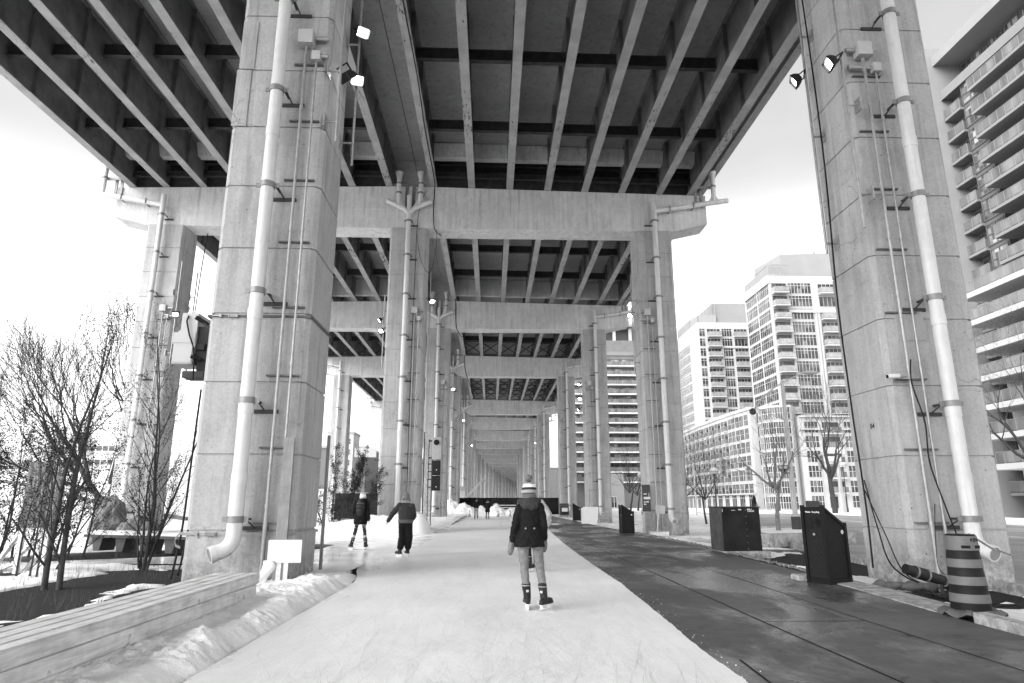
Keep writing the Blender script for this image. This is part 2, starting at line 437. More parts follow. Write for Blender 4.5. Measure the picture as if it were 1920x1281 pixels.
gy = grid_lines([(-300,-20,70),(-20,2,5.5),(2,40,1.0),(40,80,3),(80,200,12),(200,600,50),(600,3000,300)])
tag(height_sheet('ground', gx, gy, zg, M['ground']), kind='structure')

def sheet(name, poly, z, m, kind='structure'):
    b = MB(); b.add([(p[0], p[1], z) for p in poly], [tuple(range(len(poly)))])
    return tag(b.build(name, m, fix=False), kind=kind)
def strip(name, L, R, zf, m):
    b = MB(); vs = []; fs = []
    for p, q in zip(L, R): vs += [(p[0], p[1], zf(*p)), (q[0], q[1], zf(*q))]
    for i in range(len(L)-1): fs.append((2*i, 2*i+1, 2*i+3, 2*i+2))
    b.add(vs, fs); return tag(b.build(name, m, fix=False), kind='structure')
# the rink: right edge bends gently, left edge opens into a wider pond behind the first pier
def ice_left(y):
    if y < 12.5: return -2.5
    if y < 18: return -2.5 - .55*sstep(12.5, 16.5, y) - 30*sstep(16.3, 18.2, y)
    if y < 30.5: return -32.5
    return -32.5 + 29.6*sstep(30.5, 31.8, y)
iy = grid_lines([(-8,3,1.0),(3,12,.06),(12,20,.1),(20,30,2),(30,33,.15),(33,76,2.5)])
strip('ice', [(ice_left(y), y) for y in iy], [(ice_edge(y)+.025*nz(0, y, .8, 2)+.012*nz(0, y, 4.5, 6, 3), y) for y in iy], lambda x, y: 0.0, M['ice'])
py = grid_lines([(-8,12,1.0),(12,15,.2),(15,40,1.0),(40,86,3)])
strip('path', [(ice_edge(y)-.35, y) for y in py], [(path_edge(y)+.35*sstep(13.0, 14.0, y), y) for y in py], lambda x, y: -.006, M['path'])
# pale concrete edging beside the path (a real step up of 3 cm)
def kerb(name, y0, y1, w0, w1, h, m):
    b = MB(); R = []
    for y in grid_lines([(y0, y1, .6)]):
        e = path_edge(y)
        R.append([(e+w0, y, -.25), (e+w1, y, -.25), (e+w1, y, h), (e+w0, y, h)])
    b.loft(R); return tag(b.build(name, m), kind='structure')
kerb('kerb', 9.2, 13.0, .0, .55, .012, M['kerb_concrete'])
kerb('kerb', -6, 8.6, .12, .30, .09, M['kerb_concrete'])
def groove(pts, w=.018):
    b = MB()
    for a, c in zip(pts, pts[1:]):
        d = Vector((c[0]-a[0], c[1]-a[1])).normalized(); n = Vector((-d.y, d.x))*w/2
        b.add([(a[0]-n.x, a[1]-n.y, -.002), (a[0]+n.x, a[1]+n.y, -.002), (c[0]+n.x, c[1]+n.y, -.002), (c[0]-n.x, c[1]-n.y, -.002)], [(0,1,2,3)])
    return b
jb = groove([(3.36,-4),(3.37,8.6),(3.41,13),(3.55,30),(4.1,48)], .022); tag(jb.build('path_joint', M['joint'], fix=False), kind='structure')
jb = groove([(4.62,-4),(4.66,6.5),(4.68,9.4),(4.79,12),(4.82,20),(4.75,40)], .018); tag(jb.build('path_joint', M['joint'], fix=False), kind='structure')
jb = groove([(3.38,8.59),(4.66,8.6)], .02); tag(jb.build('path_joint', M['joint'], fix=False), kind='structure')
jb = groove([(2.25,5.2),(2.34,6.6)], .02); tag(jb.build('path_joint', M['joint'], fix=False), kind='structure')

# street beyond the verge
rn = [(9.4,-12),(9.7,10),(10.6,20),(13.0,32),(16.0,44),(21.2,58),(27,76),(36,120),(45,190)]
rf = [(33,-12),(34,10),(34.5,20),(35.5,32),(37.0,44),(41.0,58),(45,76),(50.5,120),(54.5,190)]
ROADZ = lambda x, y: -.16
strip('road', rn, rf, ROADZ, M['road'])
def along(t, k):   # point at a fraction t across the road, k along it
    i = min(int(k), len(rn)-2); u = k-i
    a = Vector(rn[i]).lerp(Vector(rn[i+1]), u); c = Vector(rf[i]).lerp(Vector(rf[i+1]), u); return a.lerp(c, t)
def road_line(t, k0, k1, w, dash=None):
    b = MB(); n = 60
    for i in range(n):
        if dash and (i % 4) > 1: continue
        a = along(t, k0+(k1-k0)*i/n); c = along(t, k0+(k1-k0)*(i+1)/n); d = (c-a).normalized(); q = Vector((-d.y, d.x))*w/2
        b.add([(a.x-q.x,a.y-q.y,-.155),(a.x+q.x,a.y+q.y,-.155),(c.x+q.x,c.y+q.y,-.155),(c.x-q.x,c.y-q.y,-.155)], [(0,1,2,3)])
    return tag(b.build('lane_marking', M['paint'], fix=False), kind='structure')
road_line(.30, .5, 7.5, .14, True); road_line(.52, .5, 7.5, .14); road_line(.54, .5, 7.5, .14); road_line(.75, .5, 7.5, .14, True)
# snowy pavement and kerb across the street
b = MB(); R = []
for i, p in enumerate(rf):
    R.append([(p[0]+.02, p[1], -.3), (p[0]+.02, p[1], -.03), (p[0]+9, p[1], -.02), (p[0]+9, p[1], -.3)])
b.loft(R); tag(b.build('pavement', M['snow']), kind='structure')
b = MB(); R = []
for i, p in enumerate(rn): R.append([(p[0]-.02, p[1], -.5), (p[0]-.02, p[1], -.05), (p[0]-.28, p[1], -.04), (p[0]-.28, p[1], -.5)])
b.loft(R); tag(b.build('kerb', M['kerb_concrete']), kind='structure')

# --- snow cover as real thin relief: where it dips below the soil, the soil shows
def in_poly(poly, x, y):
    c = False; n = len(poly); dmin = 9e9
    for i in range(n):
        (x0, y0), (x1, y1) = poly[i], poly[(i+1) % n]
        if (y0 > y) != (y1 > y) and x < (x1-x0)*(y-y0)/(y1-y0)+x0: c = not c
        dx, dy = x1-x0, y1-y0; t = min(max(((x-x0)*dx+(y-y0)*dy)/(dx*dx+dy*dy+1e-9), 0), 1)
        dmin = min(dmin, hypot(x-x0-dx*t, y-y0-dy*t))
    return dmin if c else -dmin
def pix(*pp): return [tuple(G(x, y)[:2]) for x, y in pp]
bareL = pix((-160,1128),(0,1106),(84,1094),(169,1082),(205,1066),(300,1068),(350,1062),(420,1062),(420,1090),(300,1098),(239,1094),(174,1124),(112,1144),(0,1155),(-200,1190))
bareL2 = pix((-200,1240),(0,1178),(150,1142),(230,1112),(330,1095),(420,1085),(470,1090),(300,1190),(0,1290))
bareL3 = pix((-60,1064),(0,1072),(40,1068),(45,1074),(0,1080),(-60,1080))
def snow_left(x, y):
    s = .05 + .05*nz(x, y, .55, 11, 5) + .014*nz(x, y, 3.4, 4, 3)
    for P in (bareL, bareL2, bareL3):
        d = in_poly(P, x, y) + .30*nz(x, y, .9, 21, 4) + .16*nz(x, y, 3.3, 23, 4)
        s -= .17*sstep(-.16, .12, d)
    s -= .10*sstep(.20, .48, nz(x, y, .42, 31, 4))
    s += .35*sstep(7.5, 0, hypot((x+3.4)*1.0, (y-31.5)*.0+0))*0
    return zg(x, y) + s
xs = grid_lines([(-30,-16,.5),(-16,-9,.16),(-9,-2.95,.085)]); ys = grid_lines([(3.4,16.6,.085),(16.6,20,.2)])
def kL(x, y, z): return z > zg(x, y)-.04 and not (y > 16.4 and x > ice_left(y)-.02)
tag(height_sheet('snow', xs, ys, snow_left, M['snow'], keep=kL), kind='structure')
bareR = pix((1443,1035),(1480,1024),(1520,1028),(1660,1036),(1660,1062),(1520,1052),(1443,1042))
bareR2 = pix((1285,988),(1345,992),(1350,999),(1290,995)); bareR3 = pix((1285,999),(1340,1003),(1345,1009),(1290,1005))
bareR4 = pix((1130,1000),(1170,1006),(1330,1034),(1500,1070),(1560,1092),(1500,1080),(1300,1030),(1130,1006))
def snow_right(x, y):
    s = .030 + .075*nz(x, y*.85, .55, 17, 5) + .012*nz(x, y, 3.0, 5, 3)
    for P in (bareR, bareR2, bareR3):
        s -= .17*sstep(-.12, .12, in_poly(P, x, y)+.12*nz(x, y, 1.2, 25, 3))
    s -= .15*sstep(.75, .1, x-path_edge(y)-.45+.3*nz(x, y, 1.4, 51, 3))
    s -= .13*sstep(.0, .28, nz(x*.8, y*1.5, .5, 41, 4))
    return zg(x, y) + s
xs = grid_lines([(6.2,12,.11),(12,16,.3)]); ys = grid_lines([(2,10,.4),(10,36,.12),(36,75,.4)])
def road_near(y):
    for (a, b), (c, d) in zip(rn, rn[1:]):
        if b <= y <= d: return a+(c-a)*(y-b)/(d-b)
    return 50
tag(height_sheet('snow', xs, ys, snow_right, M['snow'], keep=lambda x, y, z: z > zg(x, y)-.04 and path_edge(y)+.45 < x < road_near(y)-.3), kind='structure')
# lumpy ploughed banks
def bank(name, fn, x0, x1, y0, y1, st, zmin=-.03):
    return tag(height_sheet(name, grid_lines([(x0,x1,st)]), grid_lines([(y0,y1,st)]), fn, M['snow'], keep=lambda x, y, z: z > zmin), kind='structure')
def lump(x, y, s, seed):
    d = noise.voronoi(Vector((x*s+seed, y*s, seed)))[0][0]; return max(0, 1-d*1.5)
def bank1(x, y):
    xo = .55*sstep(12.5, 16.5, y); env = sstep(-2.42, -2.85, x+xo+.10*nz(0, y, 1.3, 7))*(.55+.45*sstep(-3.75, -3.3, x))
    env *= sstep(15.6, 13.8, y+.35*(x+3)); top = .10 + .05*sstep(4, 8, y) + .06*nz(x, y, .9, 12)
    top += .05*sstep(1.6, .1, hypot(x+3.2, (y-12.0)*.8)) - .07*sstep(10.6, 13, y)
    fr = sstep(-2.3, -2.6, x+xo)
    return -.05 + env*top*1.25 + fr*(.35+.65*sstep(-.1, .35, nz(x, y, 1.1, 77, 3)))*(.03*lump(x, y, 4.5, 3) + .035*lump(x, y, 10, 9) + .035*lump(x, y, 21, 15) + .03*nz(x, y, 7, 3, 5))*sstep(-2.45, -2.75, x+xo)
bank('snow', bank1, -4.1, -2.3, 3.2, 15.8, .022)
def bank2(x, y):   # far shore of the pond, heaped up round the middle pier of the second bent
    e = sstep(31.0, 32.2, y+.25*nz(x, 0, .8, 3)); h = .10+.06*nz(x, y, .7, 5)
    h += .75*sstep(2.4, .2, hypot((x+5.3)*.75, (y-32.9)*1.2)) + .55*sstep(1.6, .2, hypot(x+3.4, (y-33.2)*1.0)) + .42*sstep(1.7, .2, hypot(x+7.6, y-34))
    side = sstep(-2.85+.05*(y-31), -3.3, x)
    h += .15*sstep(36, 50, y)
    return -.06 + e*(h + .10*lump(x, y, 2.6, 5)+.07*lump(x, y, 5.5, 2)+.03*nz(x, y, 6, 9))*side
bank('snow', bank2, -14, -2.6, 30.6, 75, .16)
def bank3(x, y):   # ploughed heap in front of the black hoarding at the far end of the rink
    c = [(-4.6,77.5,2.3,1.9),(-3.0,76.5,1.8,1.5),(-1.2,77.2,1.6,1.1),(.6,77.4,1.6,1.3),(2.3,77.5,1.5,.9),(3.6,77.5,1.2,.5),(-6.6,76.5,1.8,1.1)]
    h = 0
    for cx, cy, r, a in c: h = max(h, a*max(0, 1-(hypot(x-cx, (y-cy)*.8)/r/1.15))**1.15)
    return -.05 + h*(1+.12*nz(x, y, 1.1, 8)) + (.30*lump(x, y, 1.6, 4)+.16*lump(x, y, 3.4, 7)+.06*nz(x, y, 5, 3))*sstep(0, .3, h)
bank('snow', bank3, -9, 5.2, 73.5, 80, .12)
# dry stalks poking out of the snow in the planting bed
b = MB(); rr = random.Random(5)
for _ in range(1300):
    x = rr.uniform(-13, -3.9); y = rr.uniform(5.5, 19)
    if nz(x, y, .5, 71) < -.15: continue
    z = zg(x, y)
    for k in range(rr.randint(2, 5)):
        a = rr.uniform(0, 2*pi); l = rr.uniform(.08, .40); t = rr.uniform(.1, .5)
        b.add([(x-.0022, y, z), (x+.0022, y, z), (x+cos(a)*l*t, y+sin(a)*l*t, z+l)], [(0,1,2)])
tag(b.build('dry_grass', M['grass'], fix=False), kind='stuff')
b = MB()
for _ in range(800):   # pebbles and clods along the path verge
    y = rr.uniform(13.5, 34); x = path_edge(y)+.5+abs(rr.gauss(0, .28)); s = rr.uniform(.012, .045)
    b.ball((x, y, zg(x, y)+.04), (s, s*rr.uniform(.7, 1.3), s*.7), 5, 3)
tag(b.build('gravel', mat('gravel_stone', .20, .9, var=.4, scale=14)), kind='stuff')

# blade marks cut into the ice: thin curved ribbons a millimetre above it
def marks(n, seed, m, y0, y1, w):
    b = MB(); rr = random.Random(seed)
    for _ in range(n):
        y = y0+(y1-y0)*rr.random()**1.6; x = rr.uniform(-2.3, ice_edge(y)-.15); a = rr.gauss(pi/2, .42); L = rr.uniform(.3, 2.2); c = rr.gauss(0, .24); k = 9; P = []
        for i in range(k+1): P.append((x, y)); x += cos(a)*L/k; y += sin(a)*L/k; a += c*L/k*1.3
        if any(not (-2.4 < p[0] < ice_edge(p[1])-.1) for p in P): continue
        ww = w*rr.uniform(.5, 1.3); vs = []
        for i, p in enumerate(P):
            q = P[min(i+1, k)]; o = P[max(i-1, 0)]; d = Vector((q[0]-o[0], q[1]-o[1])).normalized(); t = ww*sin(pi*(i+.4)/(k+.8))
            vs += [(p[0]-d.y*t/2, p[1]+d.x*t/2, .0012+.0004*(_ % 5)), (p[0]+d.y*t/2, p[1]-d.x*t/2, .0012+.0004*(_ % 5))]
        b.add(vs, [(2*i, 2*i+1, 2*i+3, 2*i+2) for i in range(k)])
    return tag(b.build('ice_scratches', m, fix=False), kind='stuff')
marks(1900, 3, mat('scratch_grey', .74, .6, var=.15, scale=2), 4.6, 26, .0042)
marks(1500, 4, mat('scratch_white', .95, .8, var=.02), 4.6, 30, .006)

# crumbs of ice and frost scattered on the path beside the rink
b = MB(); rr = random.Random(12)
for _ in range(90):
    y = 4.8+20*rr.random()**1.3; x = ice_edge(y)+abs(rr.gauss(0, .05))+(.25*rr.random()**4); s = rr.uniform(.003, .010); a = rr.uniform(0, 6.28)
    P = [(x+cos(a+k*1.256)*s*rr.uniform(.5, 1.2), y+sin(a+k*1.256)*s*rr.uniform(.7, 1.8), -.0035+.006*(k % 2)) for k in range(5)]
    b.add(P, [(0,1,2,3,4)])
tag(b.build('ice_crumbs', M['snow'], fix=False), kind='stuff')
# ================================================================== THE VIADUCT
ORD = ['first','second','third','fourth','fifth','sixth','seventh','eighth','ninth','tenth','eleventh','twelfth','thirteenth','fourteenth','fifteenth','sixteenth','seventeenth','eighteenth','nineteenth','twentieth','twenty-first']
BY = [13.2, 35, 57.2, 80, 116, 140, 166, 192] + [216+24*k for k in range(13)]
BX = [0]*8 + [.5,1.3,2.5,4,5.8,7.3,9.1,11.3,13.8,16.1,18.6,21.3,23.4]
CX = {'left': -18.43, 'middle': -4.80, 'right': 9.28}
ZS, CW, CD = 16.66, 2.07, 1.75
def column_mesh():
    def ring(ins, z, c=.10):
        a, y0, y1 = CW/2-ins, ins, CD-ins
        return [(-a+c,y0,z),(a-c,y0,z),(a,y0+c,z),(a,y1-c,z),(a-c,y1,z),(-a+c,y1,z),(-a,y1-c,z),(-a,y0+c,z)]
    R = [ring(0, -.8)]; z = .90
    while z < ZS-.4:
        R += [ring(0, z-.022), ring(.03, z-.012), ring(.03, z+.012), ring(0, z+.022)]; z += 1.44
    R.append(ring(0, ZS+.03))
    b = MB(); b.loft(R); return b.mesh('column', M['concrete'])
COLM = column_mesh()
def cap_mesh():
    b = MB()
    lo = [(-21.4,17.15),(-19.5,ZS),(10.4,ZS),(12.45,17.15),(12.45,17.80),(-21.4,17.80)]
    up = [(-21.4,17.80),(12.45,17.80),(12.45,18.93),(-4.7,19.27),(-21.4,18.93)]
    b.prism(lo, .03, 1.46); b.prism(up, .014, 1.48)
    for k in range(16):      # bearing plinths under the girder ends
        x = GX[k]; zt = gz(x)
        b.box(x-.3, x+.3, .25, 1.25, zt-.30, zt-.012)
    return b.mesh('cap_beam', M['cap_concrete'])
GX = [-20.6,-18.72,-16.62,-14.5,-12.38,-10.25,-8.15,-6.02,-3.44,-1.24,.97,3.18,5.36,7.53,9.74,11.58]
def gz(x): return 19.30 - .02*abs(x+4.7)     # underside of a girder (crowned deck)
CAPM = cap_mesh()
WHERE = ['nearest the camera','just beyond the first two piers','third from the camera','fourth from the camera, before the wide gap']
for i, (y, x) in enumerate(zip(BY, BX)):
    lab = f'{ORD[i]} concrete viaduct bent from the near end of the rink, cap beam on three columns'
    t = thing('bridge_bent', lab, 'bridge pier', (x, y, 0), 0, 'bents of the elevated road')
    place('cap_beam', CAPM, t)
    for c in CX.values(): place('column', COLM, t, (c, 0, 0))

DECKM = [M['slab_concrete'], M['girder'], M['bracing']]
def girder_mesh(x, y0, y1, dx):
    z = gz(x); b = MB()
    def seg(xa, xb, za, zb):
        R = [[(xa,y0,za),(xb,y0,za),(xb,y0,zb),(xa,y0,zb)], [(xa+dx,y1,za),(xb+dx,y1,za),(xb+dx,y1,zb),(xa+dx,y1,zb)]]
        b.loft(R)
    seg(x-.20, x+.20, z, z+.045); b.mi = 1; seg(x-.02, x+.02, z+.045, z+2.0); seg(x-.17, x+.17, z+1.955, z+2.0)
    n = int((y1-y0)/2.75)
    for k in range(1, n):            # stiffeners welded to the web
        y = y0+(y1-y0)*k/n; o = dx*k/n
        b.box(x+o-.19, x+o+.19, y-.008, y+.008, z+.05, z+1.95)
    return b
def slab_mesh(y0, y1, dx, ox):
    b = MB()
    for xa, xb in ((-22.2, -4.72), (-4.68, 13.3)):
        prof = []
        ZT = 21.32
        def zb(x): return ZT-.02*abs(x+4.7)
        prof = [(xa, zb(xa)), (xb, zb(xb)), (xb, zb(xb)+.32), (xa, zb(xa)+.32)]
        b.loft([[(p[0], y0, p[1]) for p in prof], [(p[0]+dx, y1, p[1]) for p in prof]])
    for xa, xb in ((-22.5, -22.1), (13.2, 13.6)):
        b.loft([[(p[0], y0, p[1]) for p in ((xa,20.75),(xb,20.75),(xb,22.4),(xa,22.4))], [(p[0]+dx, y1, p[1]) for p in ((xa,20.75),(xb,20.75),(xb,22.4),(xa,22.4))]])
    return b
def row_mesh(y, o, kind, depth=.5, zlo=.80, ks=range(15)):
    b = MB()
    for k in ks:
        if k == 7: continue
        xa, xb = GX[k]+o+.03, GX[k+1]+o-.03; za, zb = gz(GX[k]), gz(GX[k+1]); zm = min(za, zb)
        if kind == 'channel':
            b.box(xa, xb, y-.02, y+.02, zm+zlo, zm+zlo+depth); b.box(xa, xb, y-.12, y+.12, zm+zlo-.02, zm+zlo); b.box(xa, xb, y-.1, y+.1, zm+zlo+depth, zm+zlo+depth+.02)
        elif kind == 'wall':
            b.box(xa, xb, y-.15, y+.15, zm+zlo, zm+1.99)
        elif kind == 'ledge':
            b.prism([(y-.45, zm+1.99), (y-.12, zm+1.30), (y+.35, zm+1.30), (y+.35, zm+1.99)], xa, xb, 'x')
        elif kind == 'cross':
            b.bar((xa,y,zm+.25),(xb,y,zm+1.75),.09); b.bar((xa,y+.1,zm+1.75),(xb,y+.1,zm+.25),.09)
            b.bar((xa,y,zm+.2),(xb,y,zm+.2),.1); b.bar((xa,y,zm+1.8),(xb,y,zm+1.8),.1)
    return b
def row(y, kind, name, m, t, depth=.5, zlo=.80):
    for ks in (range(7), range(8, 15)): row_mesh(y, 0, kind, depth, zlo, ks).build(name, m, t)
spans = [(-30, BY[0]+.7, 0, 0)] + [(BY[i]+.76, BY[i+1]+.72, BX[i+1]-BX[i], BX[i]) for i in range(len(BY)-1)]
SL = ['bridge deck overhead before the first bent', 'bridge deck of steel girders between the first and second bents, nearest in view', 'bridge deck of steel girders between the second and third bents',
      'bridge deck between the third and fourth bents with cross bracing at its far end', 'long cross-braced bridge deck between the fourth and fifth bents']
for i, (y0, y1, dx, ox) in enumerate(spans):
    lab = SL[i] if i < len(SL) else f'concrete bridge deck just behind the {ORD[i-1]} bent from the near end'
    t = thing('bridge_deck', lab, 'bridge deck', (ox, 0, 0), 0, 'deck spans of the elevated road')
    slab_mesh(y0, y1, dx, ox).build('deck_slab', M['slab_concrete'], t)
    if i > 4:     # seen only as a soffit line: girders stay one part
        g = MB()
        for x in GX:
            q = girder_mesh(x, y0, y1, dx); g.add(q.v, q.f)
        g.build('girder', M['girder'], t); continue
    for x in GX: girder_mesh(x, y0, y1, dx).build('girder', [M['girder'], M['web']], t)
    if i in (0, 1, 2):
        k = 0; y = y1-5.5
        while y > max(y0+1, 0): row(y, 'channel', 'cross_frame', M['bracing'], t); y -= 5.5
    if i in (0, 1):
        row(y1-1.75, 'ledge', 'diaphragm', M['cap_concrete'], t)
        row(y1-.9, 'channel', 'cross_frame', M['bracing'], t, .28, .55); row(y1-.88, 'channel', 'cross_frame', M['bracing'], t, .22, 1.35)
        row(y1-.3, 'wall', 'diaphragm', M['bracing'], t, 0, .1)
    if i == 2:
        row(y1-.9, 'wall', 'diaphragm', M['cap_concrete'], t, 0, .45)
    if i == 3:
        for yy in (y1-11, y1-5.5): row(yy, 'channel', 'cross_frame', M['bracing'], t)
        row(y1-.9, 'cross', 'cross_brace', M['dark'], t)
    if i == 4:
        for yy in [y1-1-5.6*k for k in range(6)]: row(yy, 'cross', 'cross_brace', M['dark'], t)

# half-round drain scupper on the right fascia
b = MB(); b.lathe([(.02,0),(.5,.02),(.56,.16),(.56,.5),(.45,.5)], 20)
sc = b.build('scupper', M['cap_concrete'], smooth=SM); sc.location = (13.15, 21.6, 20.5); tag(sc, 'half-round concrete bulge under the right edge of the bridge deck', 'scupper')

# ------------------------------------------------------------------ drainpipes (local origin: foot of the column, centre of its front face)
PY, PR = -.34, .135
CLZ = [1.12, 3.36, 5.6, 7.95, 10.25, 12.6, 14.9, 17.15]
def clamp_mesh(side, zs=(0,), r=PR):
    b = MB()
    for z in zs:
        b.ring((0, PY, z-.06), r+.003, r+.022, .12)
        for s in (-1, 1): b.box(s*(r+.015)-.005+(-.09 if s < 0 else 0), s*(r+.015)+.005+(.09 if s > 0 else 0), PY-.012, PY+.012, z-.05, z+.05)
    return b
def bracket_mesh(side, zs):
    b = MB()
    for z in zs:
        x0, x1 = (.02, .52) if side > 0 else (-.52, -.02)
        zz = z-.22
        b.box(x0, x1, -.040, -.003, zz+.01, zz+.085)
        b.bar(((x0+x1)/2, -.04, zz+.05), (side*(PR+.06), PY, z), .022)
        b.box(side*(PR-.0)-.02+side*.03, side*(PR)+.02+side*.03, PY, -.02, z-.02, z+.02)
    return b
def outlet(b, r, d):
    """quarter bend at the foot, opening towards direction d"""
    d = Vector(d).normalized(); c = Vector((0, PY, .55)); R0 = .30
    pts = [(0, PY, 2.0), (0, PY, .86)]
    for k in range(1, 9):
        a = k/8*radians(78); pts.append(c + d*(R0*(1-cos(a))) + Vector((0,0,.30-R0*sin(a)*1.05)))
    e = (Vector(pts[-1])-Vector(pts[-2])).normalized(); pts.append(Vector(pts[-1])+e*.16)
    b.tube(pts, r+.006, 18, caps=False)
    p = Vector(pts[-1]); q = p-e*.34
    b.mi = 1; b.tube([q+Vector((0,0,.0)), p-e*.012], r-.012, 18, caps=True); b.mi = 0
    R = []
    t = e; u = t.orthogonal().normalized(); w = t.cross(u)
    b.loft([[p+u*(rr*cos(2*pi*k/18))+w*(rr*sin(2*pi*k/18)) for k in range(18)] for rr in (r+.018, r-.012)], caps=False)
    b.loft([[p-e*s+u*((r+.018)*cos(2*pi*k/18))+w*((r+.018)*sin(2*pi*k/18)) for k in range(18)] for s in (0, .10)], caps=False)
def downpipe(kind, ztop, d):
    b = MB(); b.tube([(0,PY,.86),(0,PY,ztop)], PR, 18)
    for z in (1.75, 3.1, 5.0, 9.1, 13.9): b.ring((0, PY, z), PR-.002, PR+.012, .22)
    outlet(b, PR, d)
    return b
def funnel(b, x, z0, z1):
    b.tube([(x,PY,z0),(x,PY,z1-.55),(x,PY,z1-.42),(x,PY,z1-.02),(x,PY,z1)], [.13,.13,.14,.24,.24], 18)
PIPES = {}
def pipe_parts(kind):
    """mesh set of one drainpipe"""
    side = -1 if kind == 'right' else 1
    P = {}
    d = {'middle': (-.85,-.6,0), 'right': (.25,-1,0), 'left': (.1,-1,0)}[kind]
    P['downpipe'] = downpipe(kind, 18.5 if kind == 'middle' else 18.35, d).mesh('downpipe', [M['pvc'], M['pvc_dark']], smooth=SM)
    P['clamp'] = clamp_mesh(side).mesh('clamp', M['clamp'], smooth=SM)
    P['bracket'] = bracket_mesh(side, (0,)).mesh('bracket', M['bracket'])
    a = MB(); fs_ = []; hs_ = []
    if kind == 'middle':
        for s in (-1, 1):
            a.tube([(0,PY,17.42),(s*.3,PY,17.72),(s*1.25,PY-.05,18.16)], .14, 16)
            a.tube([(s*.62,PY,17.95),(s*.62,PY,18.5)], .13, 16); f = MB(); funnel(f, s*.63, 18.4, 19.95); fs_.append(f)
            a.prism([(s*.25,17.85),(s*.95,18.1),(s*.72,18.45),(s*.52,18.45)], PY-.02, PY+.02)
            h = MB(); h.box(s*.2-.09, s*.2+.09, -.06, 0, 17.9, 19.3); h.box(s*.11, s*.95, PY+.10, PY+.16, 19.15, 19.27); h.box(s*.2-.05, s*.2+.05, PY+.16, -.06, 19.15, 19.25); hs_.append(h)
            for zr in (18.62, 19.2): h = MB(); h.ring((s*.63, PY, zr), .133, .16, .1); hs_.append(h)
    else:
        s = 1 if kind == 'right' else -1
        L = 3.55 if kind == 'right' else 3.45; e = 4.35
        a.tube([(0,PY,17.74),(s*L,PY,18.34),(s*e,PY,18.48)], .14, 16); a.ring((0,PY,17.5), PR-.002, PR+.014, .5)
        a.prism([(s*(L-.35),18.36),(s*(L+.35),18.44),(s*(L+.13),18.75),(s*(L-.13),18.75)], PY-.02, PY+.02)
        f = MB(); f.tube([(s*L,PY,18.4),(s*L,PY,18.9)], .13, 16); funnel(f, s*L, 18.7, 20.25); fs_.append(f)
        for k in (.9, 2.3):
            h = MB(); hs_.append(h); h.bar((s*k,PY-.16,17.74+.17*k-.17),(s*k,PY-.16,17.74+.17*k+.17),.06,.03); h.bar((s*k,PY,17.74+.17*k+.15),(s*k,-.01,17.74+.17*k+.15),.05); h.bar((s*k,PY,17.74+.17*k-.15),(s*k,-.01,17.74+.17*k-.15),.05)
        for k in (2.62, 2.92): h = MB(); hs_.append(h); h.box(s*k-.07, s*k+.07, -.07, .01, 18.2, 19.5)
        h = MB(); hs_.append(h); h.box(min(s*2.5,s*(L+.1)), max(s*2.5,s*(L+.1)), PY+.10, PY+.2, 19.28, 19.42); h.ring((s*L,PY,19.3), .133, .165, .1)
    P['branch_pipe'] = a.mesh('branch_pipe', M['pvc'], smooth=SM); P['funnel'] = [q.mesh('funnel', M['pvc'], smooth=SM) for q in fs_]; P['hanger'] = [q.mesh('hanger', M['clamp']) for q in hs_]
    return P
for k in CX: PIPES[k] = pipe_parts(k)
for i in range(len(BY)):
    for side, cx in CX.items():
        if i in (0, 2) and side == 'left': continue
        if i > 8 and side == 'right': continue
        off = {'left': -.15, 'middle': 0.03, 'right': .0}[side]
        t = thing('drainpipe', f'white plastic drainpipe clamped to the {side} column of the {ORD[i]} bent', 'drainpipe', (BX[i]+cx+off, BY[i], 0), 0, 'white drainpipes on the columns')
        for n, me in PIPES[side].items():
            if n in ('clamp', 'bracket'):
                if i > 6 or (n == 'bracket' and i > 4): continue
                for z in (CLZ if side != 'middle' else CLZ[:-1]+[16.95]):
                    if i > 0 or z < 13: place(n, me, t, (0, 0, z))
            elif n in ('branch_pipe', 'funnel', 'hanger') and i > 7: continue
            else:
                for q in (me if isinstance(me, list) else [me]): place(n, q, t)

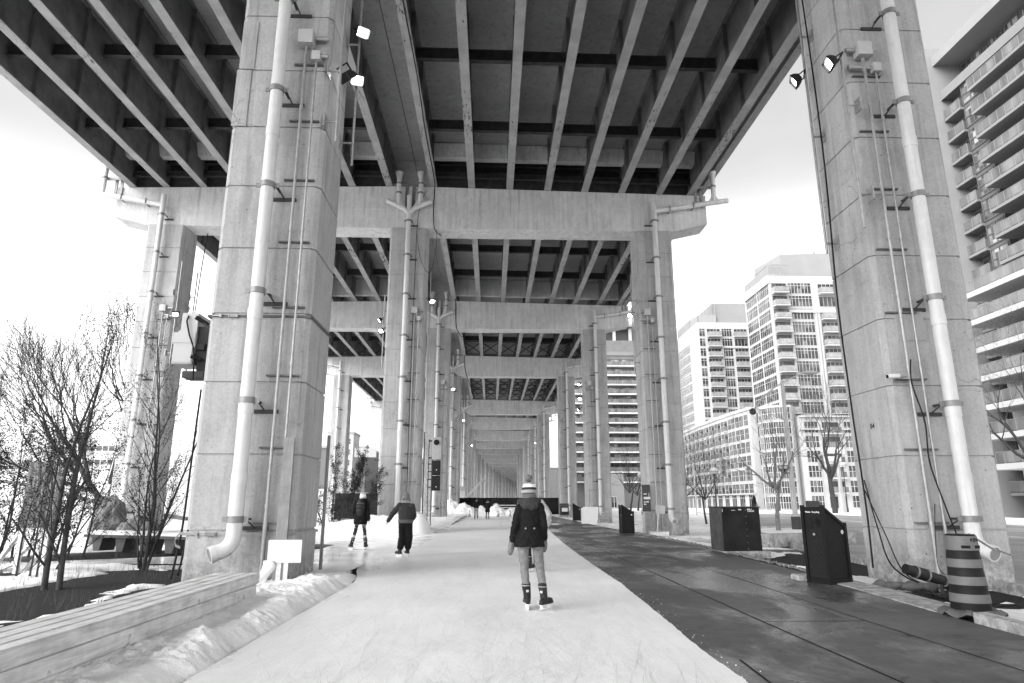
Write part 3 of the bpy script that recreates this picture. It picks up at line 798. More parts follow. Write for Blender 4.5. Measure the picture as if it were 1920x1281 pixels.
# ------------------------------------------------------------------ pairs of conduit with channel struts and junction boxes
def conduit_set(side):
    xs = (.52, .77) if side != 'right' else (-.64, -.38)
    cs = []
    for x, zt, r in ((xs[0], 11.65, .034), (xs[1], 11.2, .026)):
        c = MB(); cs.append(c)
        c.tube([(x,-.12,-.3),(x,-.12,1.2)], r*1.35, 10); c.tube([(x,-.12,1.15),(x,-.12,zt)], r, 10)
        for z in (1.3, 4.1, 7.0, 9.9): c.tube([(x,-.12,z),(x,-.12,z+.1)], r+.012, 10)
    s = MB()
    for z in (0,):
        x0, x1 = min(xs)-.26, max(xs)+.14
        s.box(x0, x1, -.075, -.042, z, z+.030); s.box(x0, x1, -.042, -.002, z-.003, z+.033)
    j = MB(); q = -1 if side != 'right' else 1
    j.cbox(xs[0]-.17, xs[0]+.17, -.27, -.03, 11.55, 11.9, .012); j2 = MB(); j2.cbox(xs[1]-.1, xs[1]+.1, -.22, -.05, 11.15, 11.38, .01)
    e = 1 if side != 'right' else -1
    k = MB()
    x1 = 1.03*e
    for z, x0 in ((11.74, xs[0]), (11.28, xs[1])):
        k.tube([(x0+e*.1,-.12,z),(x1,-.12,z)], .035, 8); k.tube([(x1-e*.28,-.12,z),(x1,-.12,z)], .055, 10)
    k.bar((x1-e*.38,-.12,11.2),(x1-e*.38,-.12,11.85),.05)
    sm = s.mesh('strut', M['strut'])
    return [('conduit', c.mesh('conduit', M['galv'], smooth=SM), 0) for c in cs] + [('strut', sm, 1.02+1.44*n) for n in range(8)] + [('junction_box', j.mesh('junction_box', M['housing']), 0), ('junction_box', j2.mesh('junction_box', M['housing']), 0), ('cable_gland', k.mesh('cable_gland', M['galv'], smooth=SM), 0)]
CSET = {k: conduit_set(k) for k in CX}
for i in range(0, 6):
    for side, cx in CX.items():
        if side == 'left' and i != 1: continue
        t = thing('conduit', f'pair of steel conduits with junction boxes on the {side} column of the {ORD[i]} bent', 'conduit', (BX[i]+cx, BY[i], 0), 0, 'conduit runs on the columns')
        for n, me, z in CSET[side]: place(n, me, t, (0, 0, z))

# ------------------------------------------------------------------ floodlight masts beside the columns
def flood_meshes(on):
    h = MB()   # housing: shallow box with barn-door rim, opening along -Y
    R = [[(-.13,.16,-.10),(.13,.16,-.10),(.13,.16,.10),(-.13,.16,.10)], [(-.20,.02,-.16),(.20,.02,-.16),(.20,.02,.16),(-.20,.02,.16)],
         [(-.22,-.10,-.18),(.22,-.10,-.18),(.22,-.10,.18),(-.22,-.10,.18)], [(-.20,-.10,-.16),(.20,-.10,-.16),(.20,-.10,.16),(-.20,-.10,.16)], [(-.18,-.0,-.14),(.18,-.0,-.14),(.18,-.0,.14),(-.18,-.0,.14)]]
    h.loft(R); h.bar((-.23,.06,0),(-.23,.34,.02),.05,.02); h.bar((.23,.06,0),(.23,.34,.02),.05,.02); h.bar((-.24,.34,.02),(.24,.34,.02),.04)
    l = MB(); l.box(-.165, .165, -.035, -.015, -.125, .125)
    return h.mesh('floodlight', M['black']), l.mesh('lens', M['lamp_on'] if on else M['lamp_off'])
FL_ON = flood_meshes(True)
def mast(label, x, y, z0, z1, bx, lamps, brz):
    """pole at (x, y); brackets reach to column face at x=bx; lamps: (z, yaw, tilt)"""
    t = thing('floodlight_mast', label, 'floodlight', (x, y, z0), 0, 'floodlight masts on the columns')
    b = MB(); b.tube([(0,0,0),(0,0,z1-z0)], .032, 10); b.build('pole', M['galv'], t, smooth=SM)
    for z in brz:
        b = MB(); b.tube([(0,0,z-z0),(bx-x,0,z-z0)], .026, 8)
        b.box(bx-x-.012, bx-x+.012, -.12, .12, z-z0-.16, z-z0+.16)
        b.build('bracket', M['galv'], t)
    for z, yaw, tilt in lamps:
        o = place('floodlight', FL_ON[0], t, (0, 0, z-z0), 0); 
        o.rotation_euler = (radians(tilt), 0, radians(yaw)); o.scale = (.78, .78, .78); d = Matrix.Rotation(radians(yaw), 3, 'Z') @ (Matrix.Rotation(radians(tilt), 3, 'X') @ Vector((0, -.28, 0)))
        o.location = Vector((0, 0, z-z0)) + d
        place('lens', FL_ON[1], o)
# lamps look along local -Y; positive tilt points them down
mast('thin pole with one black floodlight behind the near right column', 7.98, 14.45, 7.2, 16.5, 8.245, [(12.1, -112, 30)], (7.45, 10.3, 13.2))
mast('thin pole with black hooded floodlight on the front corner of the near right column', 8.04, 12.95, 7.2, 16.5, 8.28, [(11.45, -100, 28)], (8.0, 10.2))
mast('thin pole with two lit floodlights behind the near left column', -3.45, 14.6, 9.4, 14.6, -3.765, [(11.85, 15, 48), (13.2, 32, 40)], (10.0, 12.8))
mast('thin pole with side-on floodlight on the right face of the near left column', -3.5, 13.2, 9.2, 16.5, -3.765, [(11.15, 140, 40)], (9.7, 11.0))
for i in range(1, 5):
    Y = BY[i]; X = BX[i]
    mast(f'floodlight pole on the inner side of the right column of the {ORD[i]} bent', X+7.95, Y+.55, 8.4, 14.2, X+8.245, [(11.9, -50, 45)] + ([(10.6, -30, 45), (9.6, -80, 35)] if i in (2,) else []), (9.0, 12.6))
    mast(f'floodlight pole on the right side of the middle column of the {ORD[i]} bent', X-3.5, Y+.5, 8.4, 14.2, X-3.765, [(12.6, 40, 45)] if i == 1 else [(11.4, 30, 45)], (9.0, 12.6))
mast('two-lamp floodlight pole on the outer side of the second bent left column', -19.75, 35.9, 8.6, 14.4, -19.465, [(11.4, -40, 45), (10.9, -20, 50)], (9.2, 12.6))
mast('one-lamp floodlight pole on the front right corner of the second bent left column', -17.15, 34.75, 8.6, 14.4, -17.4, [(11.5, 20, 45)], (9.2, 12.6))
mast('one-lamp floodlight pole at the rear of the second bent left column', -17.1, 36.6, 8.6, 14.4, -17.4, [(11.5, 70, 45)], (12.2, 12.9))
mast('two-lamp floodlight pole on the left side of the second bent middle column', -6.12, 36.0, 8.6, 13, -5.83, [(11.6, -70, 35), (11.0, -30, 45)], (9.2, 12.0))

# ------------------------------------------------------------------ cables under the deck and on the columns
def cable(label, pts, r=.018, cat='cable', n=6, name='cable'):
    b = MB(); P = [Vector(p) for p in pts]; S = []
    for i in range(len(P)-1):     # Catmull-Rom
        p0, p1, p2, p3 = P[max(i-1,0)], P[i], P[i+1], P[min(i+2,len(P)-1)]
        for k in range(8):
            t = k/8; S.append(.5*((2*p1)+(p2-p0)*t+(2*p0-5*p1+4*p2-p3)*t*t+(3*p1-p0-3*p2+p3)*t**3))
    S.append(P[-1]); b.tube(S, r, n)
    return tag(b.build(name, M['cable'], smooth=True), label, cat)
zc = 19.22
cable('black cable along a girder that drops down the front of the second bent cap', [(-3.30,14.2,zc),(-3.34,20,zc),(-3.28,24.6,zc-.06),(-3.36,29,zc),(-3.33,33.8,zc),(-3.38,34.9,19.0),(-3.42,34.95,17.9),(-3.35,34.94,16.75),(-3.2,35.2,16.5),(-3.0,36.0,16.6)], .028)
cable('black cable looping between the third bent cap and the girders beyond it', [(-3.3,56.4,19.2),(-3.3,57.1,18.6),(-3.25,57.12,17.2),(-3.1,57.3,16.5),(-2.6,58.5,16.3),(-2.2,60,18.9)], .035)
cable('black cable looping below the fourth bent cap', [(-3.4,79.5,19.1),(-3.3,79.95,17.6),(-2.9,80.2,16.2),(-2.2,82,14.6),(-2.6,84,15.5),(-2.9,86,19)], .04)
cable('thin black cable down the front of the middle column of the second bent', [(-3.9,34.9,18.9),(-4.25,34.75,17.3),(-4.32,34.82,14),(-4.36,34.86,9),(-4.34,34.86,4),(-4.3,34.9,.2)], .016)
cable('thin wire swagged from the second bent middle column to a hook on the cap', [(-4.3,34.8,16.2),(-4.0,34.75,14.6),(-3.5,34.75,13.9),(-3.2,34.8,15.2),(-3.2,34.95,16.6)], .012)
cable('black cable hanging down the left edge of the near right column', [(8.02,14.25,14.5),(8.1,14.3,11.5),(8.12,14.35,9),(8.06,14.4,6),(8.08,14.4,3.5),(8.1,14.35,1.4),(8.0,14.2,.1)], .022)
cable('second black cable sagging to the ground at the near right column', [(8.1,14.3,1.9),(8.15,14.1,.9),(8.05,13.6,.2),(8.2,12.9,-.1),(8.5,12.7,-.12)], .016)
cable('third black cable pulled across the foot of the near right column', [(8.08,14.3,1.7),(8.0,13.6,.8),(7.9,13.0,.15),(8.1,12.6,-.08)], .012)
cable('black cable down the conduits on the front of the near right column', [(8.66,13.0,4.3),(8.60,12.98,3.8),(8.75,12.98,3.0),(8.72,12.97,2.2),(8.9,12.95,1.3),(9.05,12.93,.6),(9.0,12.9,0)], .016)
cable('thin looping wire beside the conduits of the near right column', [(8.75,13.05,1.4),(8.6,12.95,.8),(8.55,12.9,.2),(8.8,12.85,.0)], .008)
cable('hanging rope beside the left column of the second bent', [(-16.6,36.2,17),(-16.75,36.2,14),(-16.9,36.3,10),(-16.95,36.3,8.2)], .03)
# ================================================================== PEOPLE
def fuse(o, vox, it=4, fac=.5):
    m = o.modifiers.new('remesh', 'REMESH'); m.mode = 'VOXEL'; m.voxel_size = vox; m.use_smooth_shade = True
    s = o.modifiers.new('smooth', 'SMOOTH'); s.iterations = it; s.factor = fac
    return o
_ftex = {}
def folds(o, size, strength):
    if size not in _ftex:
        tx = bpy.data.textures.new('cloth_folds', 'CLOUDS'); tx.noise_scale = size; tx.noise_depth = 2; _ftex[size] = tx
    d = o.modifiers.new('folds', 'DISPLACE'); d.texture = _ftex[size]; d.strength = strength; d.mid_level = .5; d.texture_coords = 'LOCAL'
    return o
def T_(p, d):
    return Matrix.Translation(p) @ Matrix.Rotation(atan2(d.y, d.x)-pi/2, 4, 'Z')
def V(*a): return Vector(a)
def limb(b, pts, rs, n=12, sq=1.0):
    pts = [Vector(p) for p in pts]
    b.tube(pts, list(rs), n)
    for p, r in zip(pts, rs): b.ball(p, r*.985, 10, 8)
def ellip_loft(b, rings, n=24):
    """rings: (x, y, z, rx, ry)"""
    R = [[(x+rx*cos(2*pi*k/n), y+ry*sin(2*pi*k/n), z) for k in range(n)] for x, y, z, rx, ry in rings]
    b.loft(R)
def cloth(name, base, rough=.85, wr=1.0, sc=9):
    m = bpy.data.materials.new(name); t = NT(m); p = t.pos(obj=True)
    a = t.noise(p, sc, 4, .6, .8); f = t.noise(p, 160, 2, .6)
    t.grey(t.math('ADD', t.val(a, base*.82, base*1.18), t.val(f, -base*.25, base*.25)))
    t.b.inputs['Roughness'].default_value = rough; t.b.inputs['Specular IOR Level'].default_value = .25
    t.bump(t.math('ADD', a, t.math('MULTIPLY', f, .12)), .5*wr, .03); return m
K = {}
K['skin'] = mat('skin', .42, .6, var=.04)
K['black'] = cloth('black_wool', .005); K['black2'] = cloth('black_nylon', .02, .5)
K['grey_trouser'] = cloth('grey_denim', .17, .85, .7, 12); K['pale_coat'] = cloth('pale_quilted_coat', .40)
K['grey_coat'] = cloth('grey_jacket', .035); K['grey_band'] = cloth('grey_hem', .09); K['knit_grey'] = cloth('grey_knit', .16, 1.0); K['knit_white'] = cloth('white_knit', .75, 1.0)
K['knit_dark'] = cloth('dark_knit', .03, 1.0); K['knit_mid'] = cloth('mid_knit', .30, 1.0); K['hair'] = cloth('dark_hair', .05, .6); K['hair_pale'] = cloth('pale_hair', .40, .6)
K['boot'] = mat('skate_boot', .022, .4, var=.1); K['lace'] = mat('white_laces', .45, .6, var=0); K['steel'] = mat('skate_blade', .75, .25, metal=.6, var=0); K['scarf'] = cloth('woven_scarf', .12, 1.0, 1.0, 30)

def hand(b, w, d, side, s, curl=.5, r=.0085):
    """w wrist, d direction of the fingers; palm faces the thigh"""
    w = Vector(w); d = Vector(d).normalized(); f = Vector((0,1,0)); f = (f-d*f.dot(d)).normalized(); n = d.cross(f)*side  # f: across the palm (thumb forward)
    pal = w+d*.045*s
    for k in range(4):
        limb(b, [w+f*(.012-.010*k)*s, w+d*.085*s+f*(.030-.020*k)*s], [.017*s, .0125*s], 8)
    for k, L in enumerate((.070, .080, .074, .058)):
        p0 = w+d*.085*s+f*(.031-.021*k)*s; a = curl*.55
        p1 = p0+(d*cos(a)+n*sin(a))*L*.45*s; p2 = p1+(d*cos(2*a)+n*sin(2*a))*L*.32*s; p3 = p2+(d*cos(3*a)+n*sin(3*a))*L*.25*s
        limb(b, [p0, p1, p2, p3], [r*1.12*s, r*1.05*s, r*.95*s, r*.8*s], 8)
    t0 = w+d*.03*s+f*.022*s; t1 = t0+(d*.7+f*.75)*.035*s; t2 = t1+(d*.95+f*.2+n*.2)*.034*s
    limb(b, [t0, t1, t2], [.013*s, .0105*s, .0085*s], 8)
def mitten(b, w, d, side, s):
    w = Vector(w); d = Vector(d).normalized(); f = Vector((0,1,0)); f = (f-d*f.dot(d)).normalized()
    limb(b, [w-d*.03*s, w+d*.02*s, w+d*.08*s, w+d*.15*s, w+d*.175*s], [.043*s, .042*s, .05*s, .043*s, .03*s])
    limb(b, [w+d*.04*s+f*.02*s, w+d*.075*s+f*.055*s, w+d*.105*s+f*.06*s], [.024*s, .02*s, .016*s])
def person(label, loc, rz, s, J, W):
    """J joints (metres, facing +Y); W clothing options"""
    t = thing('person', label, 'person', loc, rz)
    J = {k: Vector(v)*s for k, v in J.items() if k not in ('toeL', 'toeR')} | {k: Vector(J[k]) for k in ('toeL', 'toeR')}
    q = W.get('vox', .012)
    # ---- body: one continuous surface
    b = MB(); pe, ch, ne, hd = J['pelvis'], J['chest'], J['neck'], J['head']
    mid = pe.lerp(ch, .5)
    ellip_loft(b, [(pe.x,pe.y,pe.z-.09*s,.12*s,.10*s),(pe.x,pe.y,pe.z+.02*s,.165*s,.115*s),(mid.x,mid.y,mid.z,.13*s,.095*s),(ch.x,ch.y,ch.z,.155*s,.105*s),(ch.x*.6+ne.x*.4,ch.y*.6+ne.y*.4,J['shL'].z+.0,.15*s,.09*s),(ne.x,ne.y,ne.z,.055*s,.055*s)], 18)
    limb(b, [ne-V(0,.02,.06)*s, ne, hd-V(0,.01,.05)*s], [.06*s, .052*s, .055*s])
    Mh = Matrix.Translation(hd) @ Matrix.Rotation(W.get('hturn', 0), 4, 'Z') @ Matrix.Rotation(W.get('htilt', 0), 4, 'X') @ Matrix.Scale(s, 4)
    b.ball((0,-.005,.02), (.075,.092,.10), 16, 12, Mh); b.ball((0,.03,-.05), (.055,.06,.065), 12, 9, Mh)           # skull, jaw
    b.ball((0,.098,-.012), (.014,.02,.024), 8, 6, Mh); b.ball((0,.078,.03), (.055,.02,.013), 10, 6, Mh)             # nose, brow
    b.ball((0,.083,-.058), (.024,.010,.006), 8, 5, Mh); b.ball((0,.08,-.072), (.020,.010,.006), 8, 5, Mh); b.ball((0,.07,-.10), (.022,.016,.016), 8, 6, Mh)
    for e in (-1, 1):
        b.ball((e*.078,-.005,-.005), (.010,.020,.032), 8, 6, Mh); b.ball((e*.042,.066,-.03), (.022,.018,.02), 8, 6, Mh)
    for e, S in ((-1, 'L'), (1, 'R')):
        limb(b, [J['sh'+S], J['el'+S], J['wr'+S]], [.052*s, .042*s, .029*s])
        limb(b, [ne+V(e*.05,0,-.06)*s, J['sh'+S]], [.055*s, .055*s])
        d = (J['wr'+S]-J['el'+S]).normalized()
        if not W.get('mitten'): hand(b, J['wr'+S], d+V(0,.1,-.2), e, s)
        else: limb(b, [J['wr'+S], J['wr'+S]+d*.1*s], [.028*s, .03*s])
        limb(b, [J['hip'+S], J['kn'+S]+V(0,.01,0), J['an'+S]], [.085*s, .055*s, .038*s]); limb(b, [J['kn'+S].lerp(J['an'+S], .3)-V(0,.015,0)*s, J['an'+S]], [.05*s, .038*s])
        toe = J['toe'+S].normalized(); limb(b, [J['an'+S]-V(0,0,.05)*s, J['an'+S]-V(0,0,.06)*s+toe*.15*s], [.035*s, .03*s])
    fuse(b.build('body', K['skin'], t), q*.62 if not W.get('mitten') else q, 3)
    eb = MB()
    for e in (-1, 1): eb.ball((e*.032,.079,.005), (.012,.008,.008), 8, 6, Mh)
    eb.build('eyes', K['knit_dark'], t, smooth=True)
    # ---- trousers
    b = MB(); tr = W['tr']; fl = W.get('flare', 0)
    ellip_loft(b, [(pe.x,pe.y,pe.z-.10*s,.135*s,.115*s),(pe.x,pe.y,pe.z-.0*s,.168*s,.118*s),(pe.x,pe.y,pe.z+.12*s,.14*s,.10*s)], 18)
    for S in 'LR':
        h, k, a = J['hip'+S], J['kn'+S], J['an'+S]
        top = a.lerp(k, W.get('cuff', .30))
        limb(b, [h, h.lerp(k, .5), k, k.lerp(top, .35)-V(0,.018,0)*s, top], [tr[0]*s, (tr[0]*.48+tr[1]*.52)*s, tr[1]*s, tr[2]*s, tr[3]*s])
        limb(b, [pe+V(.04 if S == 'R' else -.04,-.045,-.02)*s, h+V(0,-.035,-.04)*s], [.085*s, .082*s])
        for zz in (.12, .3, .42):
            pp = top.lerp(k, zz); b.ball(pp, (tr[3]*1.08*s, tr[3]*1.1*s, .02*s), 12, 6)
    folds(fuse(b.build('trousers', W['trm'], t), q, 3), .055, .022)
    # ---- coat with sleeves
    b = MB(); hem = W.get('hem', .86)*s; c = W.get('coat', (.20,.175,.20,.205))
    hx = W.get('hemx', 0)*s
    R = [(pe.x+hx,pe.y,hem,c[0]*s,c[0]*.72*s),(pe.x+hx,pe.y,hem+.03*s,(c[0]+.004)*s,c[0]*.74*s),(pe.x,pe.y,pe.z+.06*s,(c[0]*.55+c[1]*.45)*s,c[0]*.66*s),(mid.x,mid.y,mid.z+.02*s,c[1]*s,c[1]*.74*s),(ch.x,ch.y,ch.z,c[2]*s,c[2]*.68*s),(ch.x,ch.y,ch.z+.09*s,c[3]*s*.97,c[3]*.6*s),
         (ne.x*.7+ch.x*.3,ne.y*.7+ch.y*.3,J['shL'].z+.045*s,c[3]*.62*s,c[3]*.42*s),(ne.x,ne.y,ne.z+.0*s,.085*s,.085*s)]
    ellip_loft(b, R, 28)
    sl = W.get('sl', (.078,.066,.052))
    for e, S in ((-1, 'L'), (1, 'R')):
        sh, el, wr = J['sh'+S], J['el'+S], J['wr'+S]
        limb(b, [sh.lerp(ne, .35)-V(0,0,.03)*s, sh, sh.lerp(el, .5), el, el.lerp(wr, .55), el.lerp(wr, .93)], [.08*s, sl[0]*s, (sl[0]*.55+sl[1]*.45)*s, sl[1]*s, (sl[1]*.5+sl[2]*.5)*s, sl[2]*s])
        for zz in (.18, .34, .8):      # creases on the sleeve
            pp = el.lerp(wr, zz-.1); b.ball(pp, (sl[1]*1.04*s, sl[1]*1.06*s, .022*s), 12, 6)
    folds(folds(fuse(b.build('coat', W['coatm'], t), q, W.get('csm', 4)), .07, .028), .028, .010)
    if W.get('buttons'):
        b = MB()
        for x in (-.062, .062): b.lathe([(.004,0),(.013,.001),(.013,.006),(.004,.007)], 12, Matrix.Translation(mid+V(x,-c[1]*.735-.004,.0)*s) @ Matrix.Rotation(pi/2, 4, 'X'))
        b.build('button', W['btm'], t, smooth=True)
        b = MB(); R = []
        for k in range(13):
            a = pi+pi*(k/12); x = cos(a)*(c[1]*s+.003); y = sin(a)*(c[1]*.74*s+.003)
            R.append([(mid.x+x*r, mid.y+y*r, mid.z+.02*s+dz) for r, dz in ((.98,-.014),(1.02,-.011),(1.02,.011),(.98,.014))])
        b.loft(R); b.build('back_belt', W['coatm'], t)
    if W.get('hood'):     # hood lying on the shoulders
        b = MB(); hm = W.get('hoodm', W['coatm'])
        for k in range(11):
            a = pi*(1.0+k/10.0); r = .125
            b.ball(V(ne.x+cos(a)*r*1.05*s, ne.y+sin(a)*r*.85*s, ne.z+.0*s), (.05*s,.05*s,.05*s), 10, 8)
        b.ball((ne.x, ne.y-.10*s, ne.z-.055*s), (.135*s,.065*s,.075*s), 16, 10); b.ball((ne.x, ne.y-.085*s, ne.z-.095*s), (.09*s,.05*s,.05*s), 14, 8)
        folds(fuse(b.build('hood', hm, t), q, 5), .06, .030)
    if W.get('fur'):
        b = MB(); rr = random.Random(3)
        for k in range(46):
            a = 2*pi*k/46+rr.uniform(-.1,.1); b.ball((ne.x+cos(a)*.115*s, ne.y+sin(a)*.10*s, ne.z+.035*s+rr.uniform(-.015,.015)), .03*s*rr.uniform(.7,1.2), 7, 5)
        b.build('fur_collar', K['knit_mid'], t, smooth=True)
    if W.get('scarf'):
        b = MB()
        for z, r in ((.0,.085),(.035,.082),(.06,.075)):
            b.tube([(ne.x+cos(2*pi*k/16)*r*s, ne.y+sin(2*pi*k/16)*r*.95*s, ne.z+.02*s+z*s) for k in range(17)], .032*s, 8)
        fuse(b.build('scarf', K['scarf'], t), q, 2)
    if W.get('band'):
        b = MB(); ellip_loft(b, [(pe.x+hx,pe.y,hem-.01*s,c[0]*.97*s,c[0]*.70*s),(pe.x+hx,pe.y,hem,c[0]*1.03*s,c[0]*.77*s),(pe.x+hx,pe.y,hem+.075*s,c[0]*1.03*s,c[0]*.78*s),(pe.x+hx,pe.y,hem+.085*s,c[0]*.97*s,c[0]*.7*s)], 26)
        b.build('hem_band', K['grey_band'], t, smooth=SM)
    # ---- hair and hat
    if W.get('hair'):
        b = MB(); b.ball((0,-.015,.025), (.082,.095,.103), 14, 10, Mh)
        if W.get('longhair'):
            b.ball((0,-.06,-.08), (.085,.06,.12), 14, 10, Mh); b.ball((.07,-.01,-.10), (.035,.05,.10), 10, 8, Mh); b.ball((-.07,-.01,-.10), (.035,.05,.10), 10, 8, Mh)
        fuse(b.build('hair', W['hair'], t), q, 2)
    if W.get('hat'):
        hs = W.get('hats', 1.0)
        def dome(z0, z1, m, name, rib=0, bulge=0.0):
            b = MB(); n = 36; R = []
            def rad(z):   # hat profile: cuff to crown
                u = min(max((z+.02)/.135, 0), 1); return .092*(sqrt(max(1-u**2.6, .0)))*.985+.006+bulge
            steps = 6
            for k in range(steps+1):
                z = z0+(z1-z0)*k/steps; r = rad(z)
                R.append([(cos(2*pi*j/n)*(r+(.0035 if rib and j % 2 else 0)), -.008+sin(2*pi*j/n)*(r*1.1+(.0035 if rib and j % 2 else 0)), z) for j in range(n)])
            b.loft(R, M=Mh @ Matrix.Scale(hs, 4)); return b.build(name, m, t, smooth=True)
        bands = W['hat']
        z = -.035
        for h_, m in bands:
            dome(z, z+h_, m, 'hat_band', rib=(z < -.02)); z += h_
        if W.get('pom'):
            b = MB(); rr = random.Random(9)
            for _ in range(90):
                d = Vector((rr.gauss(0,1), rr.gauss(0,1), rr.gauss(0,1))).normalized(); b.ball(Mh @ (V(0,-.01,z*hs+.036)+d*.040), .015*s, 6, 4)
            b.build('pompom', W['pom'], t, smooth=True)
        if W.get('peak'):
            b = MB(); b.lathe([(.088,.06),(.07,.11),(.04,.16),(.012,.19)], 20, Mh); b.build('hat_peak', bands[-1][1], t, smooth=True)
    # ---- mittens
    if W.get('mitten'):
        for e, S in ((-1, 'L'), (1, 'R')):
            b = MB(); d = (J['wr'+S]-J['el'+S]).normalized(); mitten(b, J['wr'+S], d+V(0,.0,-.25), e, s)
            fuse(b.build('mitten', W['mitten'], t), q*.8, 3)
    # ---- skates
    for S in 'LR':
        a = J['an'+S]; d = J['toe'+S].normalized(); n = Vector((-d.y, d.x, 0)).normalized()
        z0 = a.z-.085*s; base = Vector((a.x, a.y, z0)); up = V(0,0,1)
        lean = (J['kn'+S]-a).normalized()
        b = MB()
        limb(b, [a-V(0,0,.03)*s, a+lean*.06*s, a+lean*.125*s, a+lean*.16*s], [.052*s, .055*s, .062*s, .064*s])
        limb(b, [base+d*-.055*s+up*.035*s, base+d*.06*s+up*.035*s, base+d*.14*s+up*.032*s, base+d*.185*s+up*.030*s], [.040*s, .043*s, .042*s, .032*s])
        b.loft([[base+d*x*s+n*w_*k*s+up*zz*s for x, w_, k in ((-.095,.028,1),(-.095,.028,-1),(.0,.036,-1),(.12,.046,-1),(.2,.036,-1),(.225,.012,-1),(.225,.012,1),(.2,.036,1),(.12,.046,1),(.0,.036,1))] for zz in (-.008, .016)])
        bo = b.build('skate', K['boot'], t); fuse(bo, q*.7, 2)
        b = MB(); zb = 0.0
        gz_ = W.get('lift'+S, 0.0)
        ht = z0-gz_
        for x in (-.06, .12):
            b.loft([[base+d*(x+k*.03)*s+n*j*.012*s+up*(-.008*s) for k, j in ((-1,-1),(1,-1),(1,1),(-1,1))], [base+d*(x+k*.02)*s+n*j*.006*s+up*(-ht+.022*s) for k, j in ((-1,-1),(1,-1),(1,1),(-1,1))]])
        b.loft([[base+d*x*s+n*j*.006*s+up*(zz-ht) for x, zz in ((-.10,.030*s),(-.12,.016*s),(.2,.016*s),(.22,.034*s))] for j in (-1, 1)])
        b.build('blade_holder', K['knit_white'], bo)
        b = MB(); b.loft([[base+d*x*s+n*j*.0022*s+up*(zz-ht) for x, zz in ((-.115,.018*s),(-.125,.004*s),(-.10,.0),(.17,.0),(.21,.014*s),(.215,.024*s))] for j in (-1, 1)])
        b.build('blade', K['steel'], bo)
        b = MB()
        for k in range(5):
            zz = .01+.028*k; p = a+lean*zz*s; r = (.0535+.004*k/4)*s
            b.tube([p+(d*cos(g)+n*sin(g))*(r+.002)+up*(.006*s*sin(3*g)) for g in [radians(-75+15*i) for i in range(11)]], .0035*s, 5)
        p = a+lean*.145*s; b.tube([p+(d*cos(g)+n*sin(g))*.065*s for g in [2*pi*i/18 for i in range(19)]], .005*s, 6)
        b.box(-.018*s, .018*s, -.005, .003, 0, .03*s, T_(a+lean*.06*s-d*.056*s, d))
        b.build('laces', K['lace'], bo)
        if W.get('sock'):
            b = MB(); limb(b, [a+lean*.13*s, a+lean*.19*s], [.047*s, .05*s]); b.build('sock', W['sock'], t, smooth=True)
    if W.get('pack'):
        b = MB(); y0 = ch.y-c[2]*.68*s
        for k, (z, rx, ry) in enumerate(((-.20,.10,.055),(-.12,.135,.085),(.0,.14,.09),(.10,.13,.08),(.16,.09,.05))): b.ball((ch.x, y0-.03*s, ch.z+z*s), (rx*s, ry*s, .09*s), 16, 10)
        pk = fuse(b.build('backpack', K['black2'], t), q, 4)
        b = MB(); b.tube([V(ch.x-.03, y0-.06, ch.z+.2*s), V(ch.x, y0-.05, ch.z+.25*s), V(ch.x+.03, y0-.06, ch.z+.2*s)], .006, 6); b.build('grab_handle', K['knit_mid'], pk)
        b = MB(); b.tube([V(ch.x-.10*s, y0-.11*s, ch.z+.1*s), V(ch.x, y0-.128*s, ch.z+.13*s), V(ch.x+.1*s, y0-.11*s, ch.z+.1*s)], .004, 5); b.build('zip', K['knit_mid'], pk)
    return t

STD = dict(pelvis=(0,0,.93), chest=(0,.02,1.25), neck=(0,.05,1.46), head=(0,.08,1.585), shL=(-.185,.02,1.39), elL=(-.25,-.02,1.12), wrL=(-.26,.05,.90),
           shR=(.185,.02,1.39), elR=(.25,-.02,1.12), wrR=(.26,.05,.90), hipL=(-.09,0,.91), knL=(-.10,.03,.52), anL=(-.11,-.01,.17), hipR=(.09,0,.91), knR=(.10,.03,.52), anR=(.11,-.01,.17), toeL=(-.15,1,0), toeR=(.15,1,0))
def J_(**k): d = dict(STD); d.update(k); return d
# the skater in the middle of the rink
g0 = G(1000, 1143)
person('person skating away in a dark hooded coat, striped bobble hat and grey trousers', (g0.x-.045, 9.60, 0), 0, .985,
    J_(shL=(-.150,.02,1.365), shR=(.158,.03,1.385), elL=(-.208,-.04,1.12), wrL=(-.250,.02,.91), elR=(.205,-.02,1.13), wrR=(.212,.07,.94), hipL=(-.095,0,.91), knL=(-.075,.04,.53), anL=(-.035,.03,.17), hipR=(.10,0,.91), knR=(.15,.05,.52), anR=(.19,-.08,.17), toeL=(-.10,1,0), toeR=(.58,.80,0), head=(0,.085,1.615), neck=(0,.05,1.465)),
    dict(vox=.009, trm=K['grey_trouser'], tr=(.089,.062,.058,.052), cuff=.30, coatm=K['black'], hem=.835, coat=(.212,.163,.168,.172), sl=(.064,.056,.050), hood=True, hoodm=K['grey_coat'], scarf=True, buttons=True, btm=K['knit_mid'],
         hat=[(.040,K['knit_mid']),(.032,K['knit_dark']),(.042,K['knit_white']),(.022,K['knit_mid']),(.026,K['knit_dark'])], pom=K['knit_grey'], mitten=K['knit_grey'], htilt=radians(-4), hats=1.12))
g1 = G(997, 1068)
